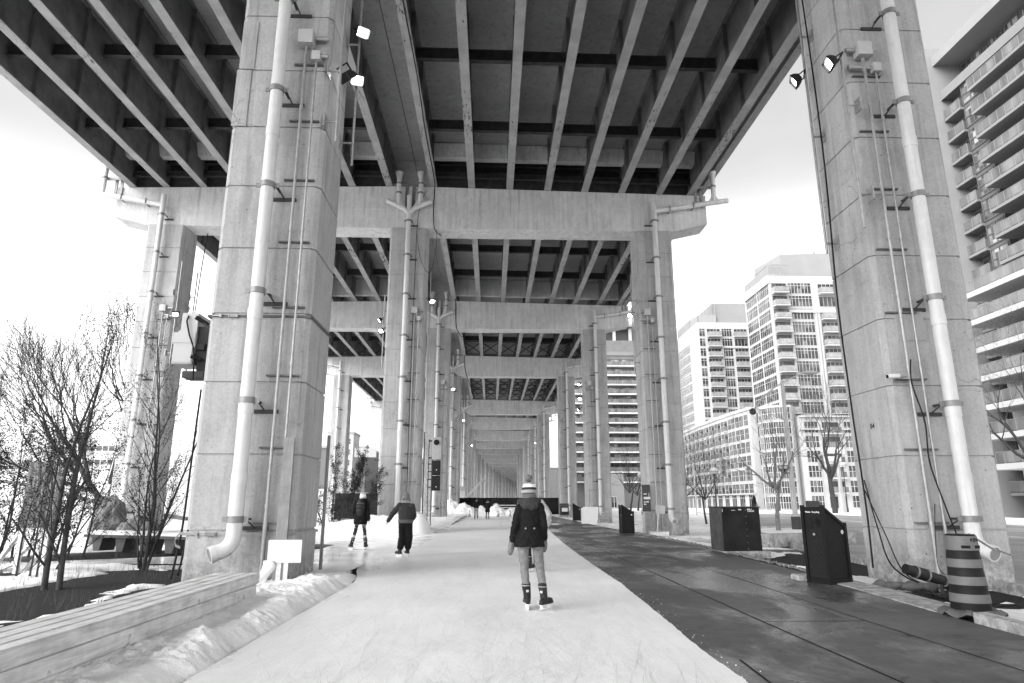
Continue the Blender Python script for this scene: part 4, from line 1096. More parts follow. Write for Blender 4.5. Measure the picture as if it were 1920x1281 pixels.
person('person in a pale quilted coat skating just ahead of and hidden by the main skater', (g0.x+.29, 14.6, 0), 0, 1.0,
    J_(elL=(-.34,.0,1.18), wrL=(-.36,.12,.98), elR=(.33,.0,1.18), wrR=(.35,.12,.98), anL=(-.05,-.02,.17), knL=(-.08,.05,.52), anR=(.10,.25,.17), toeL=(.5,.85,0)),
    dict(vox=.016, trm=K['black'], tr=(.095,.07,.062,.054), coatm=K['pale_coat'], hem=.86, coat=(.26,.25,.27,.27), sl=(.115,.105,.08), hat=[(.03,K['knit_mid']),(.11,K['knit_grey'])], hair=K['hair']))
person('person in a black knee-length coat and white hat carrying a black backpack', (-4.10, 21.6, 0), 0, 1.03,
    J_(shL=(-.165,.02,1.38), shR=(.165,.02,1.38), elL=(-.215,-.03,1.12), wrL=(-.2,.09,.93), elR=(.225,-.03,1.11), wrR=(.25,-.01,.86), hipL=(-.085,0,.9), knL=(-.15,.03,.52), anL=(-.235,-.02,.17), hipR=(.085,0,.9), knR=(.14,.02,.52), anR=(.19,-.02,.17), toeL=(-.5,.8,0), toeR=(.1,1,0), head=(.02,.08,1.575)),
    dict(vox=.012, trm=K['black2'], tr=(.078,.054,.052,.043), cuff=.42, coatm=K['black'], hem=.74, coat=(.205,.185,.185,.185), sl=(.068,.058,.05), hood=True, hair=K['hair_pale'], longhair=True, hat=[(.04,K['knit_white']),(.10,K['knit_white'])], pack=True, sock=K['knit_mid']))
person('person in a grey jacket and black snow trousers with left arm stretched out', (-2.33, 18.75, 0), radians(-6), .99,
    J_(pelvis=(0,0,.90), chest=(-.02,.04,1.22), neck=(-.03,.09,1.43), head=(-.03,.13,1.545), shL=(-.20,.05,1.36), elL=(-.40,.10,1.14), wrL=(-.56,.22,.92), shR=(.17,.02,1.34), elR=(.21,.12,1.08), wrR=(.12,.33,.98), knL=(-.09,.06,.50), anL=(-.12,-.06,.17), knR=(.10,.05,.50), anR=(.06,.12,.17), toeL=(-.72,.7,0), toeR=(-.5,.85,0), hipL=(-.085,0,.88), hipR=(.085,0,.88)),
    dict(vox=.012, trm=K['black'], tr=(.115,.105,.10,.095), cuff=.28, coatm=K['grey_coat'], hem=.90, coat=(.205,.20,.205,.20), sl=(.085,.074,.055), fur=True, band=True, hat=[(.04,K['knit_grey']),(.085,K['knit_grey'])], peak=True, htilt=radians(-10)))
person('person with head bowed in a black jacket and pale trousers near the snow pile', (-1.26, 59.5, 0), radians(8), 1.06,
    J_(head=(.04,.16,1.54), neck=(0,.10,1.45), elL=(-.22,.10,1.12), wrL=(-.12,.28,1.05), elR=(.22,.10,1.12), wrR=(.12,.28,1.05)),
    dict(vox=.022, trm=K['knit_mid'], tr=(.10,.075,.07,.06), cuff=.3, coatm=K['black'], hem=.92, coat=(.215,.21,.22,.22), sl=(.08,.07,.055), hair=K['hair'], htilt=radians(-30)))
person('person in a long black coat with pale hood standing by the snow pile', (-.26, 58.0, 0), radians(-5), .98,
    J_(elL=(-.22,.06,1.12), wrL=(-.15,.2,1.0), elR=(.22,.06,1.12), wrR=(.15,.2,1.0)),
    dict(vox=.022, trm=K['black2'], tr=(.08,.056,.054,.045), coatm=K['black'], hem=.66, coat=(.215,.175,.18,.18), sl=(.07,.06,.05), hair=K['hair'], fur=True))
# ================================================================== FURNITURE AND SMALL THINGS
_txt = 0
def text_obj(name, s, size, mtl, parent, M4, ext=.0015, bold=.0):
    """lettering as a thin mesh; M4 places its XY plane"""
    cu = bpy.data.curves.new('lettering', 'FONT'); cu.body = s; cu.size = size; cu.extrude = ext; cu.align_x = 'LEFT'; cu.offset = bold
    tmp = bpy.data.objects.new('lettering', cu); COL.objects.link(tmp)
    dg = bpy.context.evaluated_depsgraph_get(); dg.update()
    me = bpy.data.meshes.new_from_object(tmp.evaluated_get(dg)); COL.objects.unlink(tmp); bpy.data.objects.remove(tmp); bpy.data.curves.remove(cu)
    me.transform(M4); me.materials.clear(); me.materials.append(mtl)
    o = bpy.data.objects.new(name, me); link(o, parent); return o
FRONT = Matrix.Rotation(pi/2, 4, 'X')                   # readable from -Y
LEFT = Matrix.Rotation(-pi/2, 4, 'Z') @ FRONT           # readable from -X
def T(*a): return Matrix.Translation(a)

# --- long timber bench beside the rink
t = thing('timber_bench', 'long pale timber bench beside the snow bank at the edge of the ice', 'bench', (-3.56, 10.0, 0))
x0, x1, y0, y1, zt = -.33, .31, -9.0, 0.0, .46
def bboard(b, xa, xb, za, zb, ya, yb, c=.008, endslope=.0):
    R = [[(xa+c,y,za),(xb-c,y,za),(xb,y,za+c),(xb,y,zb-c),(xb-c,y,zb),(xa+c,y,zb),(xa,y,zb-c),(xa,y,za+c)] for y in (ya, yb)]
    b.loft(R)
wN = 4; wd = (x1-x0)/wN
for k in range(wN):
    b = MB(); xa, xb = x0+wd*k+.004, x0+wd*(k+1)-.004
    R = []
    for y, cut in ((y0, 0), (y1-.10*(1-k/wN*0), 0)):
        R.append([(xa+.012,y,zt-.14),(xb-.012,y,zt-.14),(xb,y,zt-.128),(xb,y,zt-.016),(xb-.016,y,zt),(xa+.016,y,zt),(xa,y,zt-.016),(xa,y,zt-.128)])
    b.loft(R); b.build('top_plank', M['wood'], t)
for k, (za, zb, xo) in enumerate(((.165,.312,.018),(.02,.158,.04),(-.06,.013,.06))):
    b = MB(); bboard(b, x0+xo, x1-xo, za, zb, y0, y1-.10-.06*(k+1)); b.build('side_plank', M['wood'], t)
# --- low snow-topped bench in the planting bed
A, B = G(168, 1010, .0), G(372, 1022, .0)
A = Vector((-11.9, 20.9, 0)); B = Vector((-6.6, 18.6, 0)); dv = (B-A); L = dv.length
z0 = zg(*A.xy.lerp(B.xy, .5)) + .02
t = thing('slatted_bench', 'dark low bench under a layer of snow in the planting bed', 'bench', (A.x, A.y, z0), atan2(dv.y, dv.x))
b = MB(); b.box(0, L, -.32, .32, .38, .46); b.build('seat', M['wood_dark'], t)
for k in range(6):
    b = MB(); x = .5+(L-1)*k/5; b.prism([(x-.22,.38),(x+.22,.38),(x+.12,.0),(x-.12,.0)], -.25, .25); b.build('leg', M['wood_dark'], t)
sn = height_sheet('snow_layer', grid_lines([(.05, L-.05, .09)]), grid_lines([(-.31,.31,.06)]), lambda x, y: .46+.10*sstep(.31, .2, abs(y))*sstep(0, .3, x)*sstep(L, L-.3, x)*(1+.5*nz(x, y, 1.5, 2)), M['snow'])
sn.parent = t
# --- two upright boulders / covered mounds behind the bench
def rock(label, x, y, rx, ry, h, seed):
    b = MB(); n = 20; R = []
    for k in range(9):
        u = k/8; q = (1-u**3)**.5 if u < 1 else .02
        R.append([(cos(2*pi*j/n)*rx*max(q,.03)*(1+.14*nz(j*.5, u*2, 1.0, seed)), sin(2*pi*j/n)*ry*max(q,.03)*(1+.1*nz(j*.7, u*3, 1.0, seed+4)), u*h*(1+.03*nz(j, u, 1, seed))) for j in range(n)])
    b.loft(R); o = b.build('boulder', M['stone'], smooth=True); sb = o.modifiers.new('s', 'SUBSURF'); sb.levels = sb.render_levels = 2; folds(o, .35, .35); folds(o, .09, .08); o.location = (x, y, zg(x, y)-.1); return tag(o, label, 'boulder', 'standing stones by the left column')
M['stone'] = concrete('rough_stone', .17, .1, crack=False, stain=.6, scale=2.2)
rock('tall dark standing stone behind the snow-topped bench', -13.9, 25.2, .62, .55, 1.9, 3)
rock('shorter pale standing stone behind the snow-topped bench', -12.4, 24.4, .75, .6, 1.2, 8)
# --- painted panel on a timber frame at the far left
P0 = Vector((-9.85, 15.0, 0)); P0.z = zg(P0.x, P0.y)
t = thing('picture_panel', 'dark abstract painted panel on a raw timber frame among the shrubs', 'art panel', P0, radians(-12))
def panel_mat():
    m = bpy.data.materials.new('painted_panel'); tt = NT(m); p = tt.pos(obj=True)
    wv = tt.new('ShaderNodeTexWave'); wv.inputs['Scale'].default_value = 1.3; wv.inputs['Distortion'].default_value = 7; wv.inputs['Detail'].default_value = 3; wv.inputs['Detail Scale'].default_value = 1.2
    tt.link(p, wv.inputs['Vector']); tt.grey(tt.ramp(wv.outputs['Fac'], [(.25, .02), (.45, .10), (.62, .05), (.74, .20), (.86, .06)])); return m
b = MB(); b.box(-.34, .36, -.02, .02, .95, 2.35); b.build('panel', panel_mat(), t)
b = MB()
for x in (-.36, .30): b.box(x, x+.09, .021, .11, 0, 2.2)
b.bar((-.36,.08,.9),(-1.1,.2,.0),.08); b.bar((.34,.08,.95),(-.36,.1,.35),.07); b.bar((-.36,.13,.25),(-1.2,.15,-.05),.08); b.bar((.30,.1,.6),(-.4,.35,.0),.07)
b.build('timber_frame', M['wood'], t)
# --- ratchet straps round the near left column
def strap(label, z, cx, cy, m, tail):
    t = thing('ratchet_strap', label, 'strap', (cx, cy, z), 0)
    b = MB(); w = CW/2+.012; d0, d1 = -.012, CD+.012; h = .05
    R = []
    for p, q in (((-w,d0),(-1,-1)),((w,d0),(1,-1)),((w,d1),(1,1)),((-w,d1),(-1,1)),((-w,d0),(-1,-1))):
        R.append([(p[0],p[1],-h/2),(p[0]+q[0]*.008,p[1]+q[1]*.008,-h/2),(p[0]+q[0]*.008,p[1]+q[1]*.008,h/2),(p[0],p[1],h/2)])
    b.loft(R, caps=False); b.build('webbing', m, t)
    b = MB(); b.box(-.62, -.42, -.06, -.021, -.03, .03); b.tube([(-.60,-.05,-.03),(-.60,-.05,.03)], .018, 8); b.tube([(-.44,-.05,-.035),(-.44,-.05,.035)], .014, 8); b.build('ratchet', M['clamp'], t)
    b = MB(); b.tube([(-.95,-.03,0),(-.80,-.035,0)], .012, 6); b.ring((-.78,-.03,-.03), .02, .03, .06, 10); b.build('hook', M['galv'], t)
    if tail:
        b = MB(); R = []
        for k, (x, y, z2) in enumerate(((-.95,-.03,0),(-1.09,-.05,.02),(-1.16,-.08,-.08),(-1.13,-.1,-.2),(-1.05,-.06,-.24))): R.append([(x,y,z2-h/2),(x,y+.006,z2-h/2),(x,y+.006,z2+h/2),(x,y,z2+h/2)])
        b.loft(R); b.build('strap_tail', m, t)
strap('dark ratchet strap round the near left column at mid height', 5.16, CX['middle'], BY[0], M['webbing'], False)
strap('pale ratchet strap round the foot of the near left column with a loose tail', .84, CX['middle'], BY[0], M['webbing_light'], True)
# --- weatherproof projector housing strapped to the left side of the near left column
t = thing('projector_housing', 'grey weatherproof box with black gear strapped to the left side of the near left column', 'equipment box', (-6.46, 13.75, 4.25))
b = MB(); b.prism([(-.30,0),(.22,0),(.26,.50),(.26,1.28),(-.16,1.28),(-.16,.85),(-.34,.70),(-.34,.5),(-.30,.48)], -.12, .62, 'y'); b.build('housing', M['housing'], t)
b = MB(); b.box(-.29, .20, -.14, -.121, .03, .46); b.box(-.33,.245,-.135,-.121,.52,.78); b.build('access_panel', M['housing'], t)
b = MB(); b.box(.27, .56, -.05, .5, .12, .95); b.box(.3, .52, .0, .45, -.15, .12); b.bar((.22,-.05,1.2),(.6,-.1,.85),.07); b.box(.28,.5,-.11,-.05,.35,.5); b.tube([(.2,-.16,.18),(.42,-.05,.12)], .05, 10); b.tube([(.22,-.18,1.16),(.5,.0,1.0)], .055, 10); b.build('mounting_gear', M['black'], t)
b = MB(); b.box(-.05, .5, 0, .5, -.32, -.16); b.build('tray', M['dark'], t)
b = MB(); b.tube([(.02,-.15,1.2),(.0,-.18,1.05),(.12,-.2,.7),(.26,-.2,.4),(.3,-.15,.0),(.3,-.1,-.4)], .022, 8); b.build('feed_cable', M['cable'], t)
t.scale = (.80, .85, .86)
for k, (xx, yy) in enumerate(((-6.14, 14.2), (-6.0, 13.6))): cable(f'long cable hanging from the equipment box, {"behind the shrub" if k == 0 else "against the column edge"}', [(xx, yy, 3.7), (xx-.03, yy, 2.2), (xx-.06, yy, .9), (xx-.12, yy-.1, .0)], .022)
# --- boards at the foot of the near left column
t = thing('plywood_board', 'tall grey plank standing at the right front corner of the near left column', 'plank', (-3.93, 13.02, 0))
b = MB(); b.box(-.10, .10, -.02, .03, -.1, 2.66); b.build('plank', M['wood_grey'], t)
b = MB(); b.tube([(.0,-.021,2.4),(.0,-.027,2.4)], .012, 8); b.tube([(-.06,-.021,1.55),(-.06,-.027,1.55)], .012, 8); b.build('screw', M['galv'], t)
b = MB(); b.box(-.03, .02, -.06, .05, -.1, 2.9); o = b.build('plywood_board', M['wood_grey']); o.location = (-3.66, 15.05, 0); tag(o, 'thin upright board edge behind the right side of the near left column', 'plank')

# --- blank white sign on a stake, with a torn sheet hanging off it
t = thing('stake_sign', 'blank white signboard with a torn sheet hanging from it at the near left column', 'sign', (-3.76, 12.7, -.22), radians(4))
b = MB(); b.box(-.30, .30, -.012, .0, .58, .98); b.build('signboard', M['white'], t)
b = MB(); b.box(.0, .075, .002, .04, -.05, .97); b.box(-.13, -.05, .002, .04, -.05, .9); b.build('stake', M['wood'], t)
b = MB(); R = []
for k in range(8):
    u = k/7; w_ = .10+.04*sin(u*3)
    R.append([(-.26-.10*u+.03*sin(u*6)+x*w_*(1-.25*u), -.02-.03*sin(x*2.5+u*4)-.02*u, .62-.44*u+.05*x*u) for x in (-1,-.5,0,.5,1)])
b.loft(R, closed=False, caps=False); o = b.build('torn_sheet', M['white'], t, smooth=True); m_ = o.modifiers.new('thick', 'SOLIDIFY'); m_.thickness = .004
# --- truss tower with projector case and two loudspeakers beside the middle column of the second bent
tw = G(806, 990); tw = Vector((-3.78, 40.2, 0))
t = thing('truss_tower', 'slim triangular steel truss tower standing beside the middle pier of the second bent', 'truss', tw)
c3 = [Vector((-.24,-.1,0)), Vector((.24,-.1,0)), Vector((0,.3,0))]
b = MB()
for c in c3: b.tube([c, c+V(0,0,5.2)], .028, 8)
b.build('chord', M['dark'], t)
b = MB()
for k in range(10):
    for i in range(3):
        a, c = c3[i], c3[(i+1) % 3]; z = .1+.5*k
        b.tube([a+V(0,0,z), c+V(0,0,z+.5)] if k % 2 else [c+V(0,0,z), a+V(0,0,z+.5)], .014, 6)
        if k % 3 == 0: b.tube([a+V(0,0,z), c+V(0,0,z)], .014, 6)
b.build('lacing', M['galv'], t)
b = MB(); b.tube([(-.24,-.12,3.7),(-2.6,-3.6,3.7)], .02, 6); b.tube([(-.26,-.1,0),(-.26,-.1,5.6)], .03, 6); b.build('tie_bar', M['dark'], t)
t = thing('projector_case', 'grey case with a round lens port mounted high on the truss tower', 'projector', tw+V(.52,-.2,3.95))
b = MB(); b.cbox(-.26,.30,-.3,.4,0,1.3,.03); b.build('case', M['housing'], t)
b = MB(); b.lathe([(.005,0),(.15,0),(.17,.03),(.17,.06),(.0,.06)], 20, T(0,-.3,.98) @ Matrix.Rotation(pi/2, 4, 'X')); b.build('lens_port', M['black'], t, smooth=SM)
b = MB(); b.bar((-.3,.1,.1),(-.5,.1,.1),.08); b.bar((-.3,.1,1.1),(-.5,.1,1.1),.08); b.build('mount', M['black'], t)
for k, (zz, lab) in enumerate(((3.02, 'upper black loudspeaker with a small white mark under the projector case'), (2.12, 'lower black loudspeaker hanging on the truss tower'))):
    t = thing('loudspeaker', lab, 'loudspeaker', tw+V(.50,-.25,zz), radians(6), 'loudspeakers on the truss tower')
    b = MB(); b.cbox(-.25,.27,-.2,.25,0,.86,.03); b.build('cabinet', M['black'], t)
    b = MB(); b.box(-.22,.24,-.215,-.201,.05,.80); b.build('grille', M['rubber'], t)
    b = MB(); b.lathe([(.002,0),(.035,0),(.035,.006),(.002,.006)], 12, T(.03,-.217,.22 if k else .3) @ Matrix.Rotation(pi/2, 4, 'X')); b.build('badge', M['white'], t)
    b = MB(); b.bar((-.24,.0,.2),(-.48,.05,.2),.06); b.bar((-.24,.0,.65),(-.48,.05,.65),.06); b.build('mount', M['black'], t)
# --- waste and recycling stations
def station(label, x, y, s, words):
    t = thing('recycling_bin', label, 'litter bin', (x, y, -.01), 0, 'litter stations along the path')
    W, D, hf, hb = .46*s, .62*s, 1.46*s, 1.10*s
    # front (two openings) faces the rink, side faces the camera
    ang = atan2(-.0, 1)
    prof = [(0,.04),(0,hf),(.05,hf),(D,hb),(D,.04)]
    b = MB(); b.prism([(p[0],p[1]) for p in prof], 0, W, 'y'); b.build('cabinet', M['bin'], t)
    b = MB()
    for px, py, h in ((0,0,hf+.03),(0,W,hf+.03),(D,0,hb+.05),(D,W,hb+.05)): b.box(px-.03, px+.03, py-.03, py+.03, -.02, h)
    for yy in (-.012, W+.012):
        b.bar((0,yy,hf-.01),(D,yy,hb-.02),.05,.025,(0,1,0)); b.box(.03, D-.03, yy-.012, yy+.012, .0, .09)
    b.box(-.02, .02, .03, W-.03, .0, .09); b.box(-.016,.0,.03,W-.03,hf-.07,hf); b.build('frame', M['bin_frame'], t)
    b = MB(); b.box(-.012,-.001,.04,W-.04,.10,1.0*s); d = b.build('door', M['bin'], t)
    b = MB(); b.lathe([(.002,0),(.024,0),(.024,.008),(.002,.008)], 14, T(-.013,W*.5,.93*s) @ Matrix.Rotation(-pi/2, 4, 'Y')); b.build('lock', M['galv'], d)
    b = MB(); b.box(-.010,-.001,W*.56,W-.05,1.03*s,1.27*s); b.build('waste_opening', M['ink'], t)
    b = MB()
    for kx, kz, r in ((0,0,.06),(.045,0,.04),(-.045,0,.04),(0,.065,.035),(0,-.065,.035)): b.lathe([(.002,0),(r*s,0),(r*s,.008),(.002,.008)], 14, T(-.004, W*.27+kx*s, 1.17*s+kz*s) @ Matrix.Rotation(-pi/2, 4, 'Y'))
    b.build('recycling_opening', M['ink'], t)
    b = MB(); b.lathe([(.002,0),(.036,0),(.036,.006),(.002,.006)], 18, T(D-.09,-.006,hb-.12) @ Matrix.Rotation(pi/2, 4, 'X')); bd = b.build('badge', M['white'], t)
    if words:
        text_obj('badge_mark', 'x', .045, M['ink'], bd, T(D-.101,-.0135,hb-.13) @ FRONT, .0006)
        text_obj('lettering', 'Waste', .042, M['white_ink'], t, T(-.006,W-.06,1.345*s) @ LEFT, .001, .0006)
        text_obj('lettering', 'Recycling', .042, M['white_ink'], t, T(-.006,W*.52,1.345*s) @ LEFT, .001, .0006)
    return t
st = station('charcoal bin labelled Waste and Recycling beside the near right column', 6.10, 12.28, .93, True); st.rotation_euler.z = radians(27)
st = station('charcoal sloped-top bin in front of the right column of the second bent', 6.36, 32.6, .90, False); st.rotation_euler.z = radians(8)
st = station('charcoal sloped-top bin beside the right column of the third bent', 6.85, 55.8, .93, False); st.rotation_euler.z = radians(0)
b = MB(); b.cbox(-.18,.35,-.16,.16,-.05,.09,.02); o = b.build('barrier_foot', M['kerb_concrete']); o.location = (6.0, 13.1, 0); tag(o, 'low pale concrete foot sticking out behind the near bin', 'concrete block')
# --- utility cabinet
t = thing('utility_cabinet', 'big dark utility cabinet on a concrete slab in the snowy verge', 'cabinet', (7.08, 20.55, -.14), radians(4))
b = MB(); b.cbox(0,1.2,0,1.0,.14,1.42,.008); b.build('cabinet_body', M['cabinet'], t)
b = MB(); b.box(-.03,1.23,-.03,1.03,1.42,1.45); b.build('lid', M['cabinet_side'], t)
b = MB(); b.box(-.012,-.001,.02,.98,.16,1.40); b.build('side_panel', M['cabinet_side'], t)
b = MB(); b.box(.02,.74,-.012,-.001,.17,1.39); b.build('door', M['cabinet'], t)
b = MB(); b.box(.76,1.18,-.012,-.001,.17,1.39); b.build('door', M['cabinet'], t)
b = MB()
for k in range(7): b.tube([(.745,-.02,.2+.19*k),(.745,-.003,.2+.19*k)], .011, 8)
b.build('bolt', M['galv'], t)
text_obj('lettering', '138544', .075, M['white_ink'], t, T(.80,-.014,1.29) @ FRONT, .001, .001)
b = MB(); b.box(.80,.90,-.016,-.012,1.35,1.385); b.box(.93,.95,-.016,-.012,1.35,1.385); b.box(.52,.62,-.016,-.012,1.34,1.375); b.box(.30,.42,-.016,-.012,1.33,1.345); b.box(-.0,.02,-.016,-.012,1.29,1.38); b.build('sticker', M['white'], t)
b = MB(); b.lathe([(.002,0),(.03,0),(.03,.02),(.002,.02)], 12, T(1.19,-.02,.62) @ Matrix.Rotation(pi/2, 4, 'X')); b.build('lock', M['galv'], t)
b = MB(); b.cbox(-.12,1.42,-.10,1.15,-.12,.14,.02); b.build('base_slab', M['kerb_concrete'], t)
# --- construction drum with chain
t = thing('traffic_drum', 'striped construction drum with a chain in front of the near right column', 'traffic drum', (6.28, 8.95, 0))
prof = [(.20,1.04),(.208,1.0),(.215,.92)]
b = MB(); R = []
def drum_r(z): return .235-.058*(z/1.0)
b.lathe([(.02,.07),(drum_r(.07),.07)] + [(drum_r(z)+(.004 if int(z*8) % 2 else 0), z) for z in [.07+.93*k/24 for k in range(25)]] + [(.165,1.015),(.02,1.02)], 28); b.build('drum', M['orange'], t, smooth=SM)
for k in range(4):
    b = MB(); z0, z1 = .17+.215*k, .17+.215*k+.105; b.lathe([(drum_r(z0)+.004,z0),(drum_r(z0)+.007,z0),(drum_r(z1)+.007,z1),(drum_r(z1)+.004,z1)], 28, caps=False); b.build('reflective_band', M['reflect'], t, smooth=SM)
b = MB(); z0, z1 = .915, .995; b.lathe([(drum_r(z0)+.004,z0),(drum_r(z0)+.006,z0),(drum_r(z1)+.006,z1),(drum_r(z1)+.004,z1)], 28, caps=False); b.build('reflective_band', M['reflect'], t, smooth=SM)
b = MB()
b = None
for a in (-112, -62): b = MB(); b.box(-.05,.05,-.008,.004,-.018,.018, Matrix.Rotation(radians(a+90), 4, 'Z') @ T(0,-drum_r(.86)-.004,.86)); b.build('slot', M['ink'], t)
b = MB(); n = 40; R = []
for rr_, zz in ((.235,.075),(.30,.07),(.36,.035),(.37,.02),(.30,.012),(.2,.01)): R.append([(cos(2*pi*j/n)*rr_*(1+.045*sin(8*pi*2*j/n)*(rr_ > .28)), sin(2*pi*j/n)*rr_*(1+.045*sin(8*pi*2*j/n)*(rr_ > .28)), zz+(.03*sin(8*pi*2*j/n+1) if .28 < rr_ and zz > .015 else 0)) for j in range(n)])
b.loft(R); b.build('rubber_base', M['barrel_rubber'], t, smooth=SM)
# curved lettering wrapped on the top band, towards the right of the side seen
lt = text_obj('lettering', 'KIEWIT', .062, M['ink'], t, FRONT, .0008, .0015)
for v in lt.data.vertices:
    a = radians(-92) + v.co.x/.185; r = drum_r(.95)+.0075-v.co.y*.5*-1*0; v.co = Vector((cos(a)*r, sin(a)*r, .925+v.co.z))
b = MB(); P = [Vector((6.42,8.97,1.01)), Vector((6.75,9.05,.83)), Vector((7.2,9.2,.70)), Vector((7.9,9.4,.66)), Vector((8.8,9.6,.8))]
def poly_at(u):
    s_ = u*(len(P)-1); i = min(int(s_), len(P)-2); return P[i].lerp(P[i+1], s_-i)
NL = 70
for k in range(NL):
    a, c = poly_at(k/NL), poly_at((k+1)/NL); d = (c-a); e = d.normalized(); n_ = e.cross(V(0,0,1)).normalized() if k % 2 else e.cross(e.cross(V(0,0,1))).normalized(); m0 = (a+c)/2
    b.tube([m0+e*cos(2*pi*j/10)*.027+n_*sin(2*pi*j/10)*.012 for j in range(11)], .0042, 5, caps=False)
tag(b.build('chain', M['galv'], smooth=True), 'steel chain running from the striped drum off to the right', 'chain')
# --- black tube spotlight lying at the foot of the near right column
t = thing('spotlight', 'black tubular spotlight tilted up at the foot of the near right column', 'spotlight', (7.75, 11.55, -.08))
b = MB(); a, c = V(-.75,-.1,.42), V(.35,.1,.10); d = (c-a).normalized()
b.tube([a, a+d*.16, a+d*.17, a+d*.42, a+d*.43, c], [.085,.085,.10,.10,.085,.085], 16); b.build('tube', M['black'], t, smooth=SM)
b = MB(); b.tube([a+d*.005, a+d*-.002], .074, 16); b.build('lens', M['ink'], t)
b = MB()
for k in (.18, .40, .75): b.tube([a+d*k, a+d*(k+.03)], .107, 16)
b.build('clamp_ring', M['clamp'], t)
b = MB(); b.bar((-.1,0,.3),(-.1,.0,.0),.05); b.bar((.1,.12,.2),(.1,.15,.0),.04); b.box(-.25,.25,-.12,.2,-.03,.0); b.build('stand', M['black'], t)
b = MB()
for k in range(9): b.ball((.1*k-.4, .05*sin(k*2)-.05*k, .02+.05*abs(sin(k*1.7))), (.12,.10,.06+.02*(k % 3)), 10, 7)
o = fuse(b.build('sacking', M['barrel_rubber']), .02, 3); o.location = (7.5, 12.6, -.1); tag(o, 'crumpled pale sacking at the foot of the near right column', 'sacking')
b = MB(); rr = random.Random(2)
for k in range(16):
    x, y = 7.8+rr.uniform(-.4,.5), 11.4+rr.uniform(-.3,.4); b.tube([(x,y,zg(x,y)+.02),(x+rr.uniform(-.3,.3),y+rr.uniform(-.2,.2),zg(x,y)+rr.uniform(.03,.15)),(x+rr.uniform(-.4,.4),y+rr.uniform(-.3,.3),zg(x,y)+.02)], .008, 5)
tag(b.build('cable_tangle', M['cable'], smooth=True), 'tangle of black cables on the ground under the spotlight', 'cables')
# --- camera and stencilled number on the near right column
t = thing('security_camera', 'white bullet camera on the front left corner of the near right column', 'camera', (8.32, 13.08, 3.93))
b = MB(); b.tube([(-.22,-.12,.0),(-.20,-.12,.0),(.02,-.12,.015)], [.045,.05,.05], 14); b.build('camera_body', M['white'], t, smooth=SM)
b = MB(); b.tube([(-.232,-.12,0),(-.22,-.12,0)], .038, 14); b.build('lens', M['ink'], t)
b = MB(); b.tube([(.0,-.12,.01),(.08,-.12,.0),(.2,-.1,.02)], .03, 8); b.box(.05,.3,-.1,-.02,-.04,.05); b.build('camera_mount', M['galv'], t)
mk = text_obj('stencil_number', '84', .16, M['ink'], None, LEFT, .001, .002); mk.location = (CX['right']-CW/2-.003, 14.05, 2.98); mk['label'] = 'black stencilled number 84 on the left face of the near right column'; mk['category'] = 'marking'
# raised repair patches on the concrete
def patch(label, x, y, z, w, h, m=M['concrete']):
    b = MB(); b.cbox(-w/2, w/2, -.022, .004, 0, h, .004); o = b.build('concrete_patch', m); o.location = (x, y, z); return tag(o, label, 'concrete patch')
patch('raised rectangular concrete patch at the upper left of the near left column', -5.66, 13.2, 9.55, .33, 1.42)
patch('raised block at the very top left of the near left column', -5.62, 13.2, 11.0, .34, 1.25)
patch('pale raised concrete patch beside the drainpipe on the near right column', 8.88, 13.2, 4.75, .62, 1.35)
# --- sign board, stake and panels by the second bent's right column
t = thing('wayfinding_sign', 'dark grey sign with white bar on the left edge of the second bent right column', 'sign', (8.12, 34.86, .98))
b = MB(); b.box(-.24,.18,-.03,.0,0,1.36); b.build('signboard', mat('slate_sign', .06, .5, var=.1), t)
b = MB(); b.box(-.17,.175,-.036,-.031,.62,.74); b.box(.10,.125,-.037,-.032,.74,.95); b.build('arrow', M['white'], t)
b = MB(); rr = random.Random(4)
for zz, wds in ((.86, (.05,.04,.06)), (.46, (.05,.04,.05,.04,.05)), (.34, (.06,.05))):
    x = -.17
    for w_ in wds: b.box(x, x+w_, -.036, -.031, zz, zz+.05+.02*rr.random()); x += w_+.008
b.build('faded_lettering', M['white'], t)
t = thing('stake_sign', 'small pale signboard on a leaning stake before the right column of the second bent', 'sign', (8.3, 33.3, -.1), 0)
b = MB(); b.box(-.24,.24,-.02,.0,1.0,1.40, Matrix.Rotation(radians(5), 4, 'Y')); b.build('signboard', M['kerb_concrete'], t)
b = MB(); b.bar((.02,.02,1.2),(-.12,.05,.0),.08,.04); b.build('stake', M['wood'], t)
b = MB(); b.box(-.5,.45,-.1,.12,-.05,.14); b.build('foot', M['wood'], t)
b = MB(); b.box(-.18,.22,-.02,.02,0,1.05); o = b.build('plywood_board', M['wood_grey']); o.location = (8.06, 34.4, -.1); tag(o, 'grey plywood sheet leaning on the foot of the second bent right column', 'board')
t = thing('display_board', 'large blank white board propped on the verge before the third bent', 'board', (6.95, 47.6, -.05), radians(-52))
b = MB(); b.box(-.75,.75,-.02,.02,0,1.2, Matrix.Rotation(radians(-8), 4, 'X')); b.build('board', M['white'], t)
b = MB(); b.bar((-.5,.16,1.0),(-.5,.55,0),.05); b.bar((.5,.16,1.0),(.5,.55,0),.05); b.build('prop', M['wood'], t)
